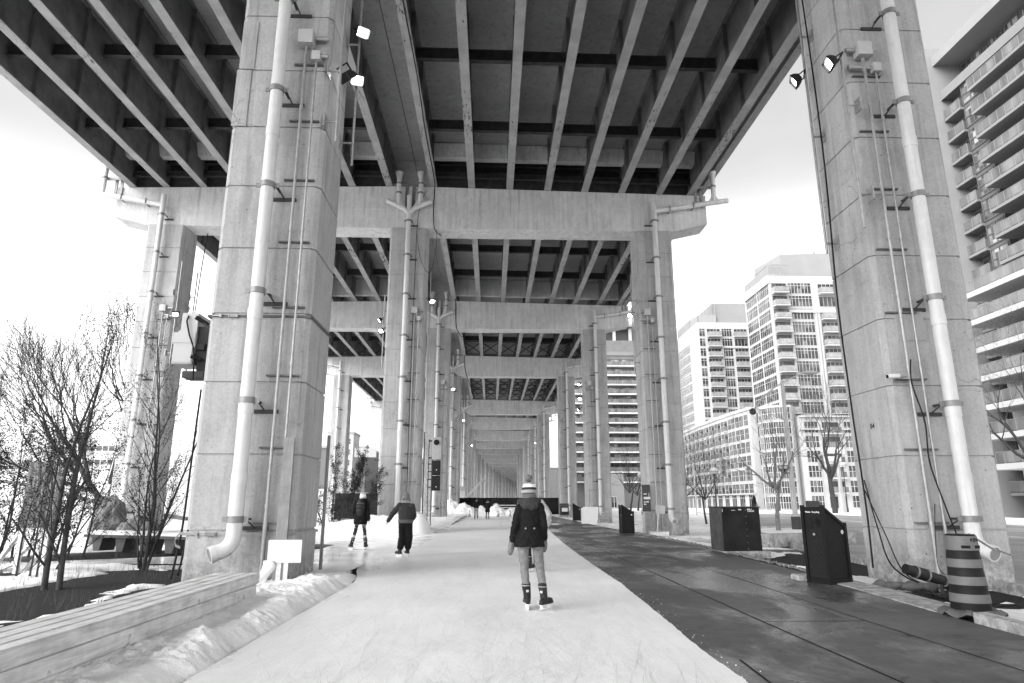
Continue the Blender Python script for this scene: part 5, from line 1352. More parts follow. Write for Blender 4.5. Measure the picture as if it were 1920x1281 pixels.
# --- end of the rink: hoarding, cones, boom lift, cabin and plant
t = thing('hoarding', 'long black fabric hoarding across the far end of the rink', 'fence', (0, 82, 0))
b = MB(); n = 60; b.loft([[(-4.6+13.2*k/n, .04*sin(k*1.9)+.03*sin(k*.7), z) for k in range(n+1)] for z in (.05, 1.0, 2.02+.0)], closed=False, caps=False); o = b.build('fabric', mat('black_scrim', .016, .8, var=.4, scale=1.2), t, smooth=True); m_ = o.modifiers.new('thick', 'SOLIDIFY'); m_.thickness = .01
for k in range(6):
    b = MB(); b.tube([(-4.6+2.64*k,.1,0),(-4.6+2.64*k,.1,2.1)], .03, 8); b.build('post', M['dark'], t)
b = MB(); b.box(-4.45,-4.0,-.06,-.03,1.45,1.85); sg_ = b.build('notice', M['white'], t)
for s0, x0_, x1_, y_, lab in ((1,-8.6,-5.9,80,'short black hoarding left of the middle pier behind the snow'),):
    t = thing('hoarding', lab, 'fence', (0, y_-38, 0)); b = MB(); b.box(-9.6,-5.9,-.02,.02,0,2.0); b.build('fabric', mat('dark_scrim', .03, .8, var=.3, scale=1.5), t)
    b = MB(); b.tube([(-9.6,.06,0),(-9.6,.06,2.1)], .03, 8); b.build('post', M['dark'], t); b = MB(); b.tube([(-7.4,.06,0),(-7.4,.06,2.9)], .03, 8); b.build('post', M['dark'], t)
def cone(label, x, y):
    t = thing('traffic_cone', label, 'traffic cone', (x, y, 0), 0, 'traffic cones by the snow pile')
    b = MB(); b.lathe([(.17,.03),(.165,.05),(.035,.68),(.02,.70)], 18); b.build('cone', mat('cone_plastic', .30, .5, var=.05), t, smooth=SM)
    b = MB(); b.lathe([(.115,.30),(.118,.30),(.088,.45),(.085,.45)], 18, caps=False); b.build('collar', M['white'], t, smooth=SM)
    b = MB(); b.cbox(-.2,.2,-.2,.2,0,.035,.02); b.build('base', M['rubber'], t)
cone('small traffic cone left of the two distant skaters', -2.24, 71.5); cone('small traffic cone right of the two distant skaters', .78, 71.5); cone('traffic cone mostly hidden by the main skater', 2.05, 71.3)
t = thing('boom_lift', 'boom lift with raised arm behind the black hoarding', 'boom lift', (-3.6, 96, 0))
b = MB(); b.cbox(-1.6,.8,-1.1,1.1,.45,1.5,.1); b.build('chassis', M['dark'], t)
for x in (-1.1,.3):
    for y in (-1.1,1.1):
        b = MB(); b.lathe([(.05,-.14),(.42,-.14),(.45,-.08),(.45,.08),(.42,.14),(.05,.14)], 18, T(x,y,.45) @ Matrix.Rotation(pi/2, 4, 'X')); b.build('wheel', M['rubber'], t, smooth=SM)
b = MB(); b.bar((-.6,0,1.4),(1.5,0,3.6),.34); b.bar((1.5,0,3.6),(2.55,0,4.75),.24); b.build('boom', M['housing'], t)
b = MB(); b.bar((2.55,0,4.75),(3.0,0,4.2),.14)
for z in (4.1,4.6,5.1): 
    for x in (2.9,4.0): b.bar((x,-.5,z),(x,.5,z),.05)
    for y in (-.5,.5): b.bar((2.9,y,z),(4.0,y,z),.05)
for x in (2.9,4.0):
    for y in (-.5,.5): b.bar((x,y,4.1),(x,y,5.1),.05)
b.box(2.9,4.0,-.5,.5,4.05,4.12); b.build('basket', M['galv'], t)
t = thing('site_cabin', 'pale site cabin with a dark band behind the hoarding', 'cabin', (-5.0, 90, 0))
b = MB(); b.box(-1.9,1.55,0,2.6,0,3.0); b.build('wall', M['housing'], t); b = MB(); b.box(-2.0,1.62,-.1,2.7,3.0,3.55); b.build('roof', mat('cabin_fascia', .30, .6, var=.1), t); b = MB(); b.box(-1.3,-.6,-.04,-.001,1.9,2.75); b.build('window', M['black'], t)
t = thing('snow_groomer', 'dark heap of ice-resurfacing machinery parked in the snow pile', 'machine', (-.1, 78.6, 0), radians(10))
b = MB(); b.cbox(-1.6,.2,-.5,.5,.25,.75,.06); b.cbox(-1.4,-.7,-.45,.45,.75,1.15,.05); b.build('body', M['dark'], t)
b = MB()
for x in (-1.3,-.2): b.lathe([(.05,-.12),(.30,-.12),(.33,-.06),(.33,.06),(.30,.12),(.05,.12)], 16, T(x,-.55,.32) @ Matrix.Rotation(pi/2, 4, 'X'))
b.build('wheel', M['rubber'], t, smooth=SM)
b = MB(); b.ball((.75,.0,.98), (.42,.3,.42), 14, 10); b.build('tarpaulin', M['webbing_light'], t, smooth=True); b = MB(); b.bar((.2,0,.5),(2.0,-.3,.25),.12); b.bar((1.2,-.2,.4),(2.4,-.3,.1),.1); b.build('drawbar', M['dark'], t)
t = thing('bench_rack', 'stack of pale boards before the black hoarding', 'boards', (2.35, 80.6, 0)); b = MB()
for k in range(4): b.box(-1.3,1.2,-.25,.25,.28+.27*k,.38+.27*k)
b.build('board', M['wood'], t); b = MB(); b.box(-1.15,-1.05,-.2,.2,0,1.2); b.box(1.0,1.1,-.2,.2,0,1.2); b.build('bearer', M['dark'], t)
t = thing('generator', 'small dark skip with a pale notice at the right end of the hoarding', 'skip', (8.45, 77.6, 0)); b = MB(); b.cbox(-.5,.5,-.4,.4,.05,1.35,.03); b.build('body', M['dark'], t); b = MB(); b.box(-.3,.35,-.43,-.401,.45,.85); b.build('notice', M['white'], t); b = MB(); b.box(-.46,.46,-.41,-.402,.12,.4); b.build('grille', M['black'], t)
# --- planter kerb on the verge
t = thing('planter', 'low concrete planter ring round a street tree on the verge', 'planter', (12.3, 29.5, -.2))
b = MB(); R0 = [(-1.75,-3.6),(2.4,-2.2),(3.2,4.6),(-.2,4.4)]
for i in range(4):
    a, c = Vector(R0[i]), Vector(R0[(i+1) % 4]); b.bar((a.x,a.y,.22),(c.x,c.y,.22),.28,.5)
b.build('kerb', M['kerb_concrete'], t)
b = MB(); b.add([(p[0],p[1],.38) for p in R0], [(0,1,2,3)]); b.build('planting_soil', M['snow'], t, fix=False)
# ================================================================== TREES AND SHRUBS
def rvec(rr): return Vector((rr.gauss(0,1), rr.gauss(0,1), rr.gauss(0,1)))
def grow(B, p, d, L, r, depth, rr, P):
    """one branch: a bent tapering tube, then its side and end shoots. B = (thick, thin, tips)"""
    main = P.get('n0') and depth == P['main']
    n = P['n0'] if main else (5 if depth > 1 else 4); pts = [p.copy()]; q = p.copy(); dd = d.normalized(); rs = [r]; nodes = []
    for i in range(n):
        dd = (dd + rvec(rr)*P['wob'] + Vector((0,0,1))*P['up']).normalized(); q = q + dd*(L/n); pts.append(q.copy())
        rs.append(r*(1-(1-(.14 if main else P['taper']))*(i+1)/n)); nodes.append((q.copy(), dd.copy(), rs[-1]))
    (B[0] if r > P['thick'] else B[1]).tube(pts, rs, 8 if r > .08 else (6 if r > .02 else (4 if r > .008 else 3)), caps=False)
    if depth == 0:
        B[2].extend(x[0] for x in nodes); return
    if depth <= P.get('leafdepth', 1): B[2].extend(x[0] for x in nodes[1:])
    for i, (c, e, rad) in enumerate(nodes):
        if i == n-1: m = P['ends']
        elif main: m = (2 if rr.random() < .6 else 1) if i > 0 else 1
        elif i >= P.get('first', 1): m = P['side'] if rr.random() < P.get('prob', .8) else 0
        else: m = 0
        for _ in range(m):
            ang = radians(rr.uniform(*P['ang'])) * (.6 if i == n-1 else 1); ax = e.cross(rvec(rr)).normalized()
            f = Matrix.Rotation(ang, 3, ax) @ e
            if f.z < -.1: f.z *= .3
            grow(B, c, f, L*rr.uniform(*P['len'])*((.55-.28*i/n) if main else 1), max(rad*rr.uniform(*P.get('rad', (.5,.72))), P['rmin']), depth-1, rr, P)
def leaves(tips, n, size, rr, spread):
    b = MB()
    for _ in range(n):
        p = tips[rr.randrange(len(tips))] + rvec(rr)*spread*.45; s = size*rr.uniform(.6, 1.3)
        u = rvec(rr).normalized(); v = u.cross(rvec(rr)).normalized()
        b.add([p-u*s, p+v*s*.55, p+u*s, p-v*s*.55], [(0,1,2,3)])
    return b
def tree(name, label, cat, loc, stems, P, seed, bark, leaf=None, nleaf=0, lsize=.03, lspread=.06, group=None, leaf2=None):
    rr = random.Random(seed); t = thing(name, label, cat, loc, 0, group)
    B = (MB(), MB(), [])
    for (p, d, L, r, dep) in stems: grow(B, Vector(p), Vector(d), L, r, dep, rr, P)
    if B[0].v: B[0].build('trunk', bark, t, smooth=True, fix=False)
    if B[1].v: B[1].build('branches', bark, t, smooth=True, fix=False)
    if nleaf:
        leaves(B[2], nleaf, lsize, rr, lspread).build('foliage', leaf, t, fix=False)
        if leaf2: leaves(B[2], nleaf//9, lsize, rr, lspread*1.2).build('pale_foliage', leaf2, t, fix=False)
    return t
# large bare tree on the snowy slope at the left
BT = dict(wob=.09, up=.07, taper=.60, thick=.10, ends=2, side=1, ang=(16,40), len=(.58,.80), rmin=.013, first=1, prob=.9, rad=(.48,.68))
X0, Y0 = -25.6, 46.0
tree('bare_tree', 'large bare spreading tree on the snowy slope behind the shrubs', 'tree', (X0, Y0, zg(X0, Y0)-.1),
     [((0,0,0),(.03,0,1),2.9,.34,0), ((.05,0,2.5),(.34,.1,1),5.0,.19,4), ((.0,0,2.7),(.05,-.1,1),5.2,.17,4), ((-.1,0,1.0),(-.75,.05,.75),5.4,.24,4), ((-1.3,0,2.3),(-.38,.15,1),5.0,.15,4), ((-.9,0,2.0),(-1.0,-.2,.30),4.6,.12,4), ((-2.4,.0,3.2),(-.7,.1,.8),4.4,.13,4), ((.15,0,2.6),(.7,-.2,1),3.4,.10,4)],
     BT, 21, M['bark_grey'])
# shrubs with dry leaves
SH = dict(wob=.055, up=.05, taper=.55, thick=.022, ends=1, side=1, ang=(24,50), len=(.30,.50), rmin=.003, first=0, prob=.95, rad=(.30,.5), leafdepth=2, n0=11, main=3)
def gl(x, y): return (x, y, zg(x, y)-.05)
def stems(*S): return [((a, c, z), (dx, dy, 1), L, r, d) for a, c, z, dx, dy, L, r, d in S]
YT = 'young trees in the planting bed'
tree('young_tree', 'pair of slim dark stems with dry leaves nearest the timber bench', 'young tree', gl(-7.55,12.2),
     stems((-.10,0,0,-.05,.0,4.6,.058,3),(.12,.05,0,-.03,.0,4.9,.06,3),(.05,0,.4,.30,.1,1.5,.018,2),(-.1,0,.5,-.35,.1,1.4,.016,2)), SH, 4, M['bark'], M['leaf'], 2600, .019, .10, YT, M['leaf2'])
tree('young_tree', 'dense dark-leaved multi-stemmed tree at the far left edge', 'young tree', gl(-12.9,16.4),
     stems(*[(.34*k-1.1,.15*(k % 2),0,.05*(k-3),.02,3.2+.3*(k % 3),.036,3) for k in range(8)]), SH, 8, M['bark'], M['leaf'], 9500, .027, .15, YT)
tree('young_tree', 'leafy young tree behind the painted panel', 'young tree', gl(-12.0,18.4),
     stems(*[(.35*k-1.2,.1*(k % 2),0,.05*(k-3),.03,2.9+.3*(k % 3),.034,3) for k in range(8)]), SH, 18, M['bark'], M['leaf'], 7500, .029, .15, YT)
tree('young_tree', 'thin leafy sapling between the paired stems and the painted panel', 'young tree', gl(-9.3,14.2),
     stems(*[(.2*k-.2,.1*(k % 2),0,.06*(k-1),.03,2.8,.024,3) for k in range(3)]), SH, 28, M['bark'], M['leaf'], 2200, .020, .13, YT)
tree('young_tree', 'multi-stemmed shrub with sparse leaves before the left column of the second bent', 'young tree', gl(-7.75,15.6),
     stems((.05,0,0,.05,.02,5.4,.05,3),(-.02,.03,0,-.07,.03,4.2,.034,3),(.10,.02,0,.09,.04,5.0,.036,3),(-.03,-.04,.1,-.30,.02,2.2,.026,3),(.03,.05,0,.0,.06,5.9,.04,3),(.08,0,.1,.30,.06,2.3,.02,3)), SH, 15, M['bark'], M['leaf'], 3000, .019, .08, YT, M['leaf2'])
tree('young_tree', 'leafy shrub with crooked stems right of the near left column', 'young tree', gl(-7.5,33.4),
     stems(*([(.25*k-.5,.1*(k % 2),0,  .10*(k-2),.03,3.6+.4*(k % 2),.04,3) for k in range(5)]+[(.7,0,.3,.7,.0,3.0,.03,3)])), dict(SH, wob=.08), 33, M['bark'], M['leaf'], 13000, .033, .14, YT, M['leaf2'])
# street trees (bare)
ST = dict(wob=.10, up=.05, taper=.6, thick=.035, ends=2, side=1, ang=(22,48), len=(.62,.86), rmin=.006, first=2, prob=.6, rad=(.45,.62))
def street(label, x, y, hgt, r, seed, bark=M['bark_grey'], dep=4, z=None, n=4):
    z = zg(x, y)-.05 if z is None else z; tk = hgt*.36; rr = random.Random(seed)
    st = [((0,0,0),(.01,.01,1),tk,r,0)]
    for k in range(n): a = 2*pi*k/n+rr.uniform(-.4,.4); st.append(((0,0,tk*(.86+.05*k/n)),(cos(a)*.75,sin(a)*.75,.85),hgt*.27,r*.5,dep))
    st.append(((0,0,tk*.95),(.05,0,1),hgt*.3,r*.6,dep))
    return tree('street_tree', label, 'street tree', (x, y, z), st, dict(ST, rmin=max(.004, y*.00007)), seed, bark, group='bare trees along the street')
street('bare street tree growing in the concrete planter', 13.35, 31.2, 6.0, .12, 51, M['bark_pale'], z=.12)
street('large bare street tree across the road with a dark trunk', 49.3, 95.5, 16.5, .42, 52, M['bark'], 5)
street('thin bare tree behind the utility cabinet', 17.4, 54.3, 6.2, .10, 53)
street('thin bare tree just right of the right column of the second bent', 20.0, 68.3, 7.5, .10, 54)
street('bare tree at the right edge before the balconied tower', 38.6, 46.0, 13.5, .25, 55, M['bark'], 5)
street('bare tree before the dark slab-balconied tower', 24.5, 118, 10, .2, 56)
street('smaller bare tree right of the one before the slab-balconied tower', 27.6, 126, 9, .2, 57)
street('slender bare tree before the podium entrance', 52.8, 122, 7, .12, 58)
street('bare tree before the curved podium wall', 50.8, 160, 8, .13, 59)
def shrub(label, x, y, h, r, seed):
    t = thing('conifer', label, 'conifer', (x, y, zg(x, y))); rr = random.Random(seed); b = MB()
    for _ in range(700):
        u = rr.random()**.7; a = rr.uniform(0, 2*pi); q = r*(1-u)**.7*rr.uniform(.55, 1.05); p = Vector((cos(a)*q, sin(a)*q, .1+u*h)); d = Vector((cos(a), sin(a), .8)); s = .16
        v = d.cross(V(0,0,1)).normalized(); b.add([p-v*s*.5, p+v*s*.5, p+d*s*1.5], [(0,1,2)])
    b.build('crown', M['leaf'], t, fix=False); b = MB(); b.tube([(0,0,0),(0,0,h*.9)], [.08,.02], 6); b.build('trunk', M['bark'], t)
shrub('small dark conical evergreen by the podium entrance', 54.3, 137.5, 2.6, .8, 3)
# ================================================================== BUILDINGS ACROSS THE STREET AND BEYOND
def glass_mat(name, lo, hi):
    m = bpy.data.materials.new(name); t = NT(m)
    oi = t.new('ShaderNodeObjectInfo'); p = t.pos((.45,.45,.34)); n = t.new('ShaderNodeTexWhiteNoise', noise_dimensions='3D')
    sn = t.new('ShaderNodeVectorMath', operation='SNAP'); sn.inputs[1].default_value = (.5,.5,.5); t.link(p, sn.inputs[0]); t.link(sn.outputs[0], n.inputs['Vector'])
    v = t.ramp(n.outputs['Value'], [(.0, lo), (.45, lo*1.5), (.8, hi*.6), (1, hi)]); t.grey(v)
    t.b.inputs['Roughness'].default_value = .12; t.b.inputs['Specular IOR Level'].default_value = .38; return m
GL = glass_mat('window_glass', .03, .15); GLD = glass_mat('dark_window_glass', .025, .11); GLP = glass_mat('curtained_glass', .05, .36)
DKI = mat('loggia_shade', .03, .9, var=.3, scale=1.5)
WHT = mat('white_render', .42, .8, var=.04, scale=.4); FRM = mat('white_frames', .46, .6, var=0); GRC = mat('pale_grey_panel', .25, .8, var=.06, scale=.3)
MGR = mat('grey_render', .12, .8, var=.06, scale=.3); DKF = mat('dark_window_frames', .10, .5, var=0); SLB = mat('balcony_slab', .20, .8, var=.05, scale=.5)
def rail_mat():
    m = bpy.data.materials.new('frosted_rail_glass'); t = NT(m); t.grey(t.val(t.noise(t.pos((.5,.5,.1)), 1.5, 3, .5),   .07, .20)); t.b.inputs['Roughness'].default_value = .12; return m
RGL = rail_mat(); RG2 = mat('pale_rail_glass', .26, .15, var=.25, scale=.8)
def win(w, h, nx, ny=1, glass=GL, frm=FRM, fr=.09, trans=0.0, proud=.10):
    """window: glass sheet in a frame, facing -Y, origin bottom centre"""
    b = MB(); b.box(-w/2, w/2, -.03, 0, 0, h); b.mi = 1
    b.box(-w/2, w/2, -proud, -.031, 0, fr); b.box(-w/2, w/2, -proud, -.031, h-fr, h)
    for k in range(nx+1):
        x = -w/2+(w-fr)*k/nx; b.box(x, x+fr, -proud+.002, -.031, fr, h-fr)
    for k in range(1, ny): b.box(-w/2+fr, w/2-fr, -proud+.004, -.031, h*k/ny-fr/2, h*k/ny+fr/2)
    if trans: b.box(-w/2+fr, w/2-fr, -proud+.004, -.031, h*trans, h*trans+fr)
    return b.mesh('window', [glass, frm])
RFR = mat('rail_frame', .20, .5, var=0)
def balc(w, d, slab=.22, rail=1.05, glass=RGL, m=SLB, solid=False, posts=4):
    b = MB(); b.box(-w/2, w/2, -d, -.01, -slab, 0); b.mi = 1
    b.box(-w/2+.05, w/2-.05, -d+.04, -d+.07, .08, rail)
    for s in (-1, 1): b.box(s*(w/2-.07)-.015, s*(w/2-.07)+.015, -d+.08, -.02, .08, rail)
    b.mi = 2
    for k in range(posts+1):
        x = -w/2+.05+(w-.1)*k/posts; b.box(x-.03, x+.03, -d+.02, -d+.09, 0, rail+.03)
    b.box(-w/2+.03, w/2-.03, -d+.015, -d+.095, rail, rail+.05)
    return b.mesh('balcony', [m, glass, RFR])
def put(me, t, x, y, z, rz=0): return place(me.name.split('.')[0], me, t, (x, y, z), rz)
FX = -pi/2     # facing -X
def recess(w, h): # flat panel, the shade inside a loggia put into its dark colour
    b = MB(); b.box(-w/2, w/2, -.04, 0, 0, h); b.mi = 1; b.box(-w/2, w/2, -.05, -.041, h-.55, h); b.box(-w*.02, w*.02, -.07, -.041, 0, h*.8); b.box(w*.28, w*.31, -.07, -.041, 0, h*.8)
    return b.mesh('shaded_loggia', [DKI, DKF])
# ---------- white tower A
t = thing('apartment_tower', 'tallest white apartment tower with a boxy rooftop plant room and glass corner', 'tower', (60.7, 135, .6))
b = MB(); b.box(0, 34, 0, 14, 0, 49.4); b.build('wall', WHT, t)
b = MB(); b.prism([(5,4),(30,1.5),(30,14),(3,14)], 49.4, 56.0, 'z'); b.build('plant_room', GRC, t)
b = MB(); b.tube([(14,6,55.6),(14,6,57.6)], .25, 8); b.build('flue', GRC, t)
b = MB()
for (xa, ya, xb, yb) in ((.2,13.8,.2,.2),(.2,.2,5,.2)):
    n = 7; 
    for k in range(n): b.bar((xa+(xb-xa)*k/n, ya+(yb-ya)*k/n, 49.4),(xa+(xb-xa)*k/n, ya+(yb-ya)*k/n, 52.0), .12)
    b.bar((xa,ya,52.0),(xb,yb,52.0),.12); b.bar((xa,ya,50.8),(xb,yb,50.8),.05,1.6)
b.build('roof_screen', GRC, t)
wl = win(6.2, 2.5, 6, 1, GL, fr=.08, trans=.62, proud=.045); wg = win(5.2, 2.5, 7, 1, GL, fr=.075, trans=.72); bl = balc(3.3, 1.7, .25, 1.15, RG2, WHT); br = balc(7.6, 1.5, .28, 1.15, RG2, WHT, posts=7); rl = win(3.2, 2.35, 4, 1, GLD, DKF, .07); rr_ = win(7.4, 2.3, 8, 1, GLD, FRM, .065)
for k in range(16):
    z = 48.2-2.92*(k+1)
    if z < 14: break
    put(wl, t, 0, 3.6, z, FX); put(wl, t, 0, 10.2, z, FX)
    put(wg, t, 6.6, 0, z); put(rl, t, 2.1, 0, z); put(bl, t, 2.0, 0, z); put(rr_, t, 14.4, 0, z)
    if k != 1: put(br, t, 14.4, 0, z)
ed = MB()
for x in (3.75, 9.35, 10.0, 18.6): ed.box(x, x+.5, -.32, -.002, 16, 41.5)
ed.box(3.75, 19.1, -.45, -.322, 40.9, 41.6); ed.box(-.25, -.002, -.2, 14.2, 47.6, 49.6); ed.build('trim', WHT, t)
# ---------- white tower B
t = thing('apartment_tower', 'white apartment tower farther away on the left with a glass-screened rooftop', 'tower', (58.8, 180, .6))
b = MB(); b.box(0, 30, 0, 22, 0, 51.2); b.build('wall', WHT, t)
b = MB(); b.box(5.5, 28, 2, 18, 51.2, 57.6); b.build('plant_room', GRC, t)
b = MB()
for (xa, ya, xb, yb, zz) in ((.2,20,.2,7,54.6),(.2,7,1.2,2.5,56.4),(1.2,2.5,6,1.2,57),):
    n = 5
    for k in range(n+1): b.bar((xa+(xb-xa)*k/n, ya+(yb-ya)*k/n, 51.2),(xa+(xb-xa)*k/n, ya+(yb-ya)*k/n, zz), .14)
    b.bar((xa,ya,zz),(xb,yb,zz),.14); b.bar((xa,ya,52.6),(xb,yb,52.6),.05,2.6)
b.build('roof_screen', GRC, t)
wl = win(13.0, 2.4, 12, 1, GL, fr=.09, trans=.7, proud=.045); wn = win(1.7, 2.4, 2, 1, GL, fr=.075, trans=.7); wg = win(3.0, 2.4, 4, 1, GL, fr=.075, trans=.7); bl = balc(3.9, 1.5, .28, 1.15, RG2, WHT); rl = win(3.8, 2.3, 4, 1, GLD, FRM, .065); br = balc(4.4, 1.5, .28, 1.15, RG2, WHT); 
for k in range(16):
    z = 49.9-2.9*(k+1)
    if z < 8: break
    if k > 0: put(wl, t, 0, 14.5, z, FX)
    put(wn, t, 1.3, 0, z); put(rl, t, 4.6, 0, z); put(wg, t, 8.4, 0, z); put(rl, t, 12.4, 0, z); put(bl, t, 4.6, 0, z)
    if k != 1: put(br, t, 12.5, 0, z)
ed = MB()
for x in (2.3, 6.75, 10.05, 14.6): ed.box(x, x+.4, -.3, -.002, 8, 44)
ed.box(2.3, 15, -.42, -.302, 43.6, 44.2); ed.build('trim', WHT, t)
# ---------- podium along the street
t = thing('apartment_block', 'white eight-storey block with a curved front and gridded windows along the street', 'apartment block', (56, 140, -.2))
b = MB(); pl = [(0,0),(-.6,8),(-.9,20),(-.7,34),(0,48),(1.2,58),(14,58),(14,0)]
b.prism(pl, 0, 21.2, 'z'); b.build('wall', WHT, t)
b = MB(); b.prism([(x-.25 if i < 6 else x, y) for i, (x, y) in enumerate(pl)], 21.2, 21.9, 'z'); b.build('parapet', WHT, t)
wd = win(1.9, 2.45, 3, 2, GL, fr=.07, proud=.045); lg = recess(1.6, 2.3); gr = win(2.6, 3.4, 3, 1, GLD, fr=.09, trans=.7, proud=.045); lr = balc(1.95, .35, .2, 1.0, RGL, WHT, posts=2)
def curve(y):
    for (x0, y0), (x1, y1) in zip(pl[:6], pl[1:6]):
        if y0 <= y <= y1: return x0+(x1-x0)*(y-y0)/(y1-y0), atan2(x1-x0, y1-y0)
    return 0, 0
for c in range(13):
    y = 2.2+4.4*c
    if y > 56: break
    x, a = curve(y); x2, a2 = curve(min(y+2.3, 57.5))
    for f in range(6):
        z = 17.9-2.95*f+.1
        put(wd, t, x-.02, y, z, FX-a)
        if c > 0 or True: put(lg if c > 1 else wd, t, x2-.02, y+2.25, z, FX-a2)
        if c > 1 and f < 5: put(lr, t, x2-.03, y+2.25, z, FX-a2)
    put(gr, t, x-.02, y+.3, .2, FX-a)
b = MB()
for i in range(5): 
    (x0, y0), (x1, y1) = pl[i], pl[i+1]; b.bar((x0-.35,y0,3.5),(x1-.35,y1,3.5),.4,.3)
b.build('canopy', WHT, t)
# corner bay and the wing that faces down the street
t = thing('apartment_block', 'white wing with a rounded glazed corner bay below the tallest tower', 'apartment block', (58.5, 131, -.2))
b = MB(); b.box(4.0, 34, 1.0, 9, 0, 18.8); b.build('wall', WHT, t)
n = 10; R = []
for z in (0, 21.0): R.append([(1.2-3.6*cos(radians(-20+130*k/n)), 4.0-4.2*sin(radians(-20+130*k/n)), z) for k in range(n+1)] + [(6,5,z),(3,8,z)])
b = MB(); b.loft(R); b.build('corner_bay', WHT, t)
wb = win(1.55, 2.5, 3, 2, GL, fr=.075); bb = balc(3.6, 1.3, .25, 1.05)
for f in range(7):
    z = 18.1-2.95*f
    for k in range(5):
        a = radians(2+22*k); put(wb, t, 1.2-3.63*cos(a), 4.0-4.23*sin(a), max(z, .3), FX+a)
    put(rl, t, -.6 if False else -1.6, 5.9, max(z, .3), FX)
w2 = win(2.9, 2.4, 4, 2, GL, fr=.08); w3 = win(3.4, 2.2, 4, 1, GLD, DKF, .07); b3 = balc(3.6, 1.1, .3, 1.05, RGL, WHT)
for f in range(6):
    z = 15.4-2.95*f
    for k in range(3):
        x = 6.6+8.2*k; put(w2, t, x, 1.0, max(z, .3)); put(w3, t, x+4.0, 1.0, max(z, .3))
        if f < 5: put(b3, t, x+4.0, 1.0, z)
b = MB()
for z in (16.0, 18.6): b.box(4.2, 34, .4, .99, z, z+.35)
b.build('cornice', WHT, t)
# ---------- near tower on the right
XF = 55.9
t = thing('apartment_tower', 'grey balconied apartment tower with an overhanging roof at the right edge', 'tower', (XF, 0, -.2))
b = MB(); b.box(0, 22, 22, 69, 0, 50.2); b.build('wall', MGR, t)
b = MB(); b.box(-2.5, 16, 69.01, 76, 0, 56.6); b.build('end_wall', GRC, t)
b = MB(); b.box(1.6, 20, 24, 68.9, 50.2, 54.2); b.build('penthouse', DKF, t)
b = MB(); b.box(-1.6, 24, 20, 69.0, 54.2, 55.1); b.box(-1.7,-1.4,20,69.0,54.0,55.3); b.build('roof', GRC, t)
pw = win(2.0, 3.3, 2, 1, GLP, DKF, .16, trans=.0)
for k in range(18): put(pw, t, 1.58, 67.6-2.35*k, 50.6, FX)
b = MB(); b.box(-1.3, 0, 22, 69, 49.4, 50.2); b.box(-1.4,-1.25,22,69,49.2,50.4); b.build('terrace', SLB, t)
cb = balc(2.7, 1.45, .32, 1.1, posts=2); cw = win(2.4, 2.3, 2, 1, GLD, DKF, .12); gw = win(2.6, 2.55, 2, 2, GLP, DKF, .14); bgb = balc(9.6, 2.9, .34, 1.1, posts=9); bw_ = win(9.0, 2.35, 8, 1, GL, DKF, .12)
wsl = balc(11, 3.6, .55, 1.1, RGL, WHT, posts=10); 
for k in range(17):
    z = 46.6-2.93*k
    if z < 2: break
    put(cb, t, 0, 67.55, z, FX); put(cw, t, 0, 67.5, z, FX)
    if z > 24:
        put(gw, t, -1.0, 64.85, z+.05, FX)
        for j in range(4):
            yy = 58.2-10.2*j
            if yy < 24: break
            put(bw_, t, 0, yy, z, FX); put(bgb, t, 0, yy, z, FX)
b = MB(); b.box(-1.0, 0, 63.4, 66.15, 22, 49.3); b.build('glazed_bay', MGR, t)
b = MB(); b.box(-2.6, -.01, 22, 65.3, 0, 24.2); b.build('lower_block', WHT, t)
for k in range(8):
    z = 22.9-2.93*k
    if z < 3: break
    for j in range(4):
        yy = 59.6-11.4*j
        if yy < 26: break
        put(bw_, t, -2.62, yy-1.5, z, FX); put(wsl, t, -2.62, yy, z, FX)
# ---------- slab tower seen between the columns
t = thing('apartment_tower', 'tower of dark storeys and pale balcony slabs seen between the right columns', 'tower', (24.5, 196, -.2))
b = MB(); b.box(0, 24, 0, 20, 0, 50.4); b.build('wall', mat('brown_grey_brick', .16, .9, var=.1, scale=.5), t)
fw = win(23.4, 2.35, 22, 1, GLP, DKF, .14); fb = balc(24.6, 1.9, .32, 1.15, posts=16, m=mat('pale_slab', .70, .8, var=0)); fw2 = win(23.4, 2.35, 14, 1, GL, DKF, .14)
for k in range(16):
    z = 42.2-2.88*k
    if z < 5.5: break
    put(fw if k % 3 != 2 else fw2, t, 12, 0, z); put(fb, t, 12, 0, z)
b = MB(); b.box(1, 23, 3, 18, 50.4, 54.6); b.build('penthouse', DKF, t)
b = MB()
for x in (1.5, 8.5, 13, 18, 22.5): b.box(x, x+.9, .2, 1.0, 46, 54.4)
b.build('column', WHT, t)
b = MB(); b.box(-1, 25, -1.2, 19, 54.6, 55.3); b.build('roof', GRC, t)
b = MB(); b.box(.2, 23.8, -.3, -.02, 45.6, 46.8); b.build('terrace_rail', SLB, t)
t = thing('apartment_tower', 'pale distant tower top behind the slab-balconied tower', 'tower', (52, 262, -.2)); b = MB(); b.box(0, 14, 0, 16, 0, 75); b.build('wall', WHT, t)
f3 = win(13, 2.2, 10, 1, GL, DKF, .14); f4 = balc(13.6, 1.4, .3, 1.1, posts=8)
for k in range(14): put(f3, t, 7, 0, 72-2.95*(k+1)); put(f4, t, 7, 0, 72-2.95*(k+1))
t = thing('shop_unit', 'grey low block with a door beneath the slab-balconied tower', 'shop', (26.5, 178, -.2)); b = MB(); b.box(0, 9, 0, 10, 0, 9.2); b.build('wall', GRC, t)
put(win(1.6, 3.0, 2, 1, GLD, FRM, .14), t, 6.2, 0, .3); put(win(3.2, 5.0, 3, 3, GLD, FRM, .14), t, 2.4, 0, 3)
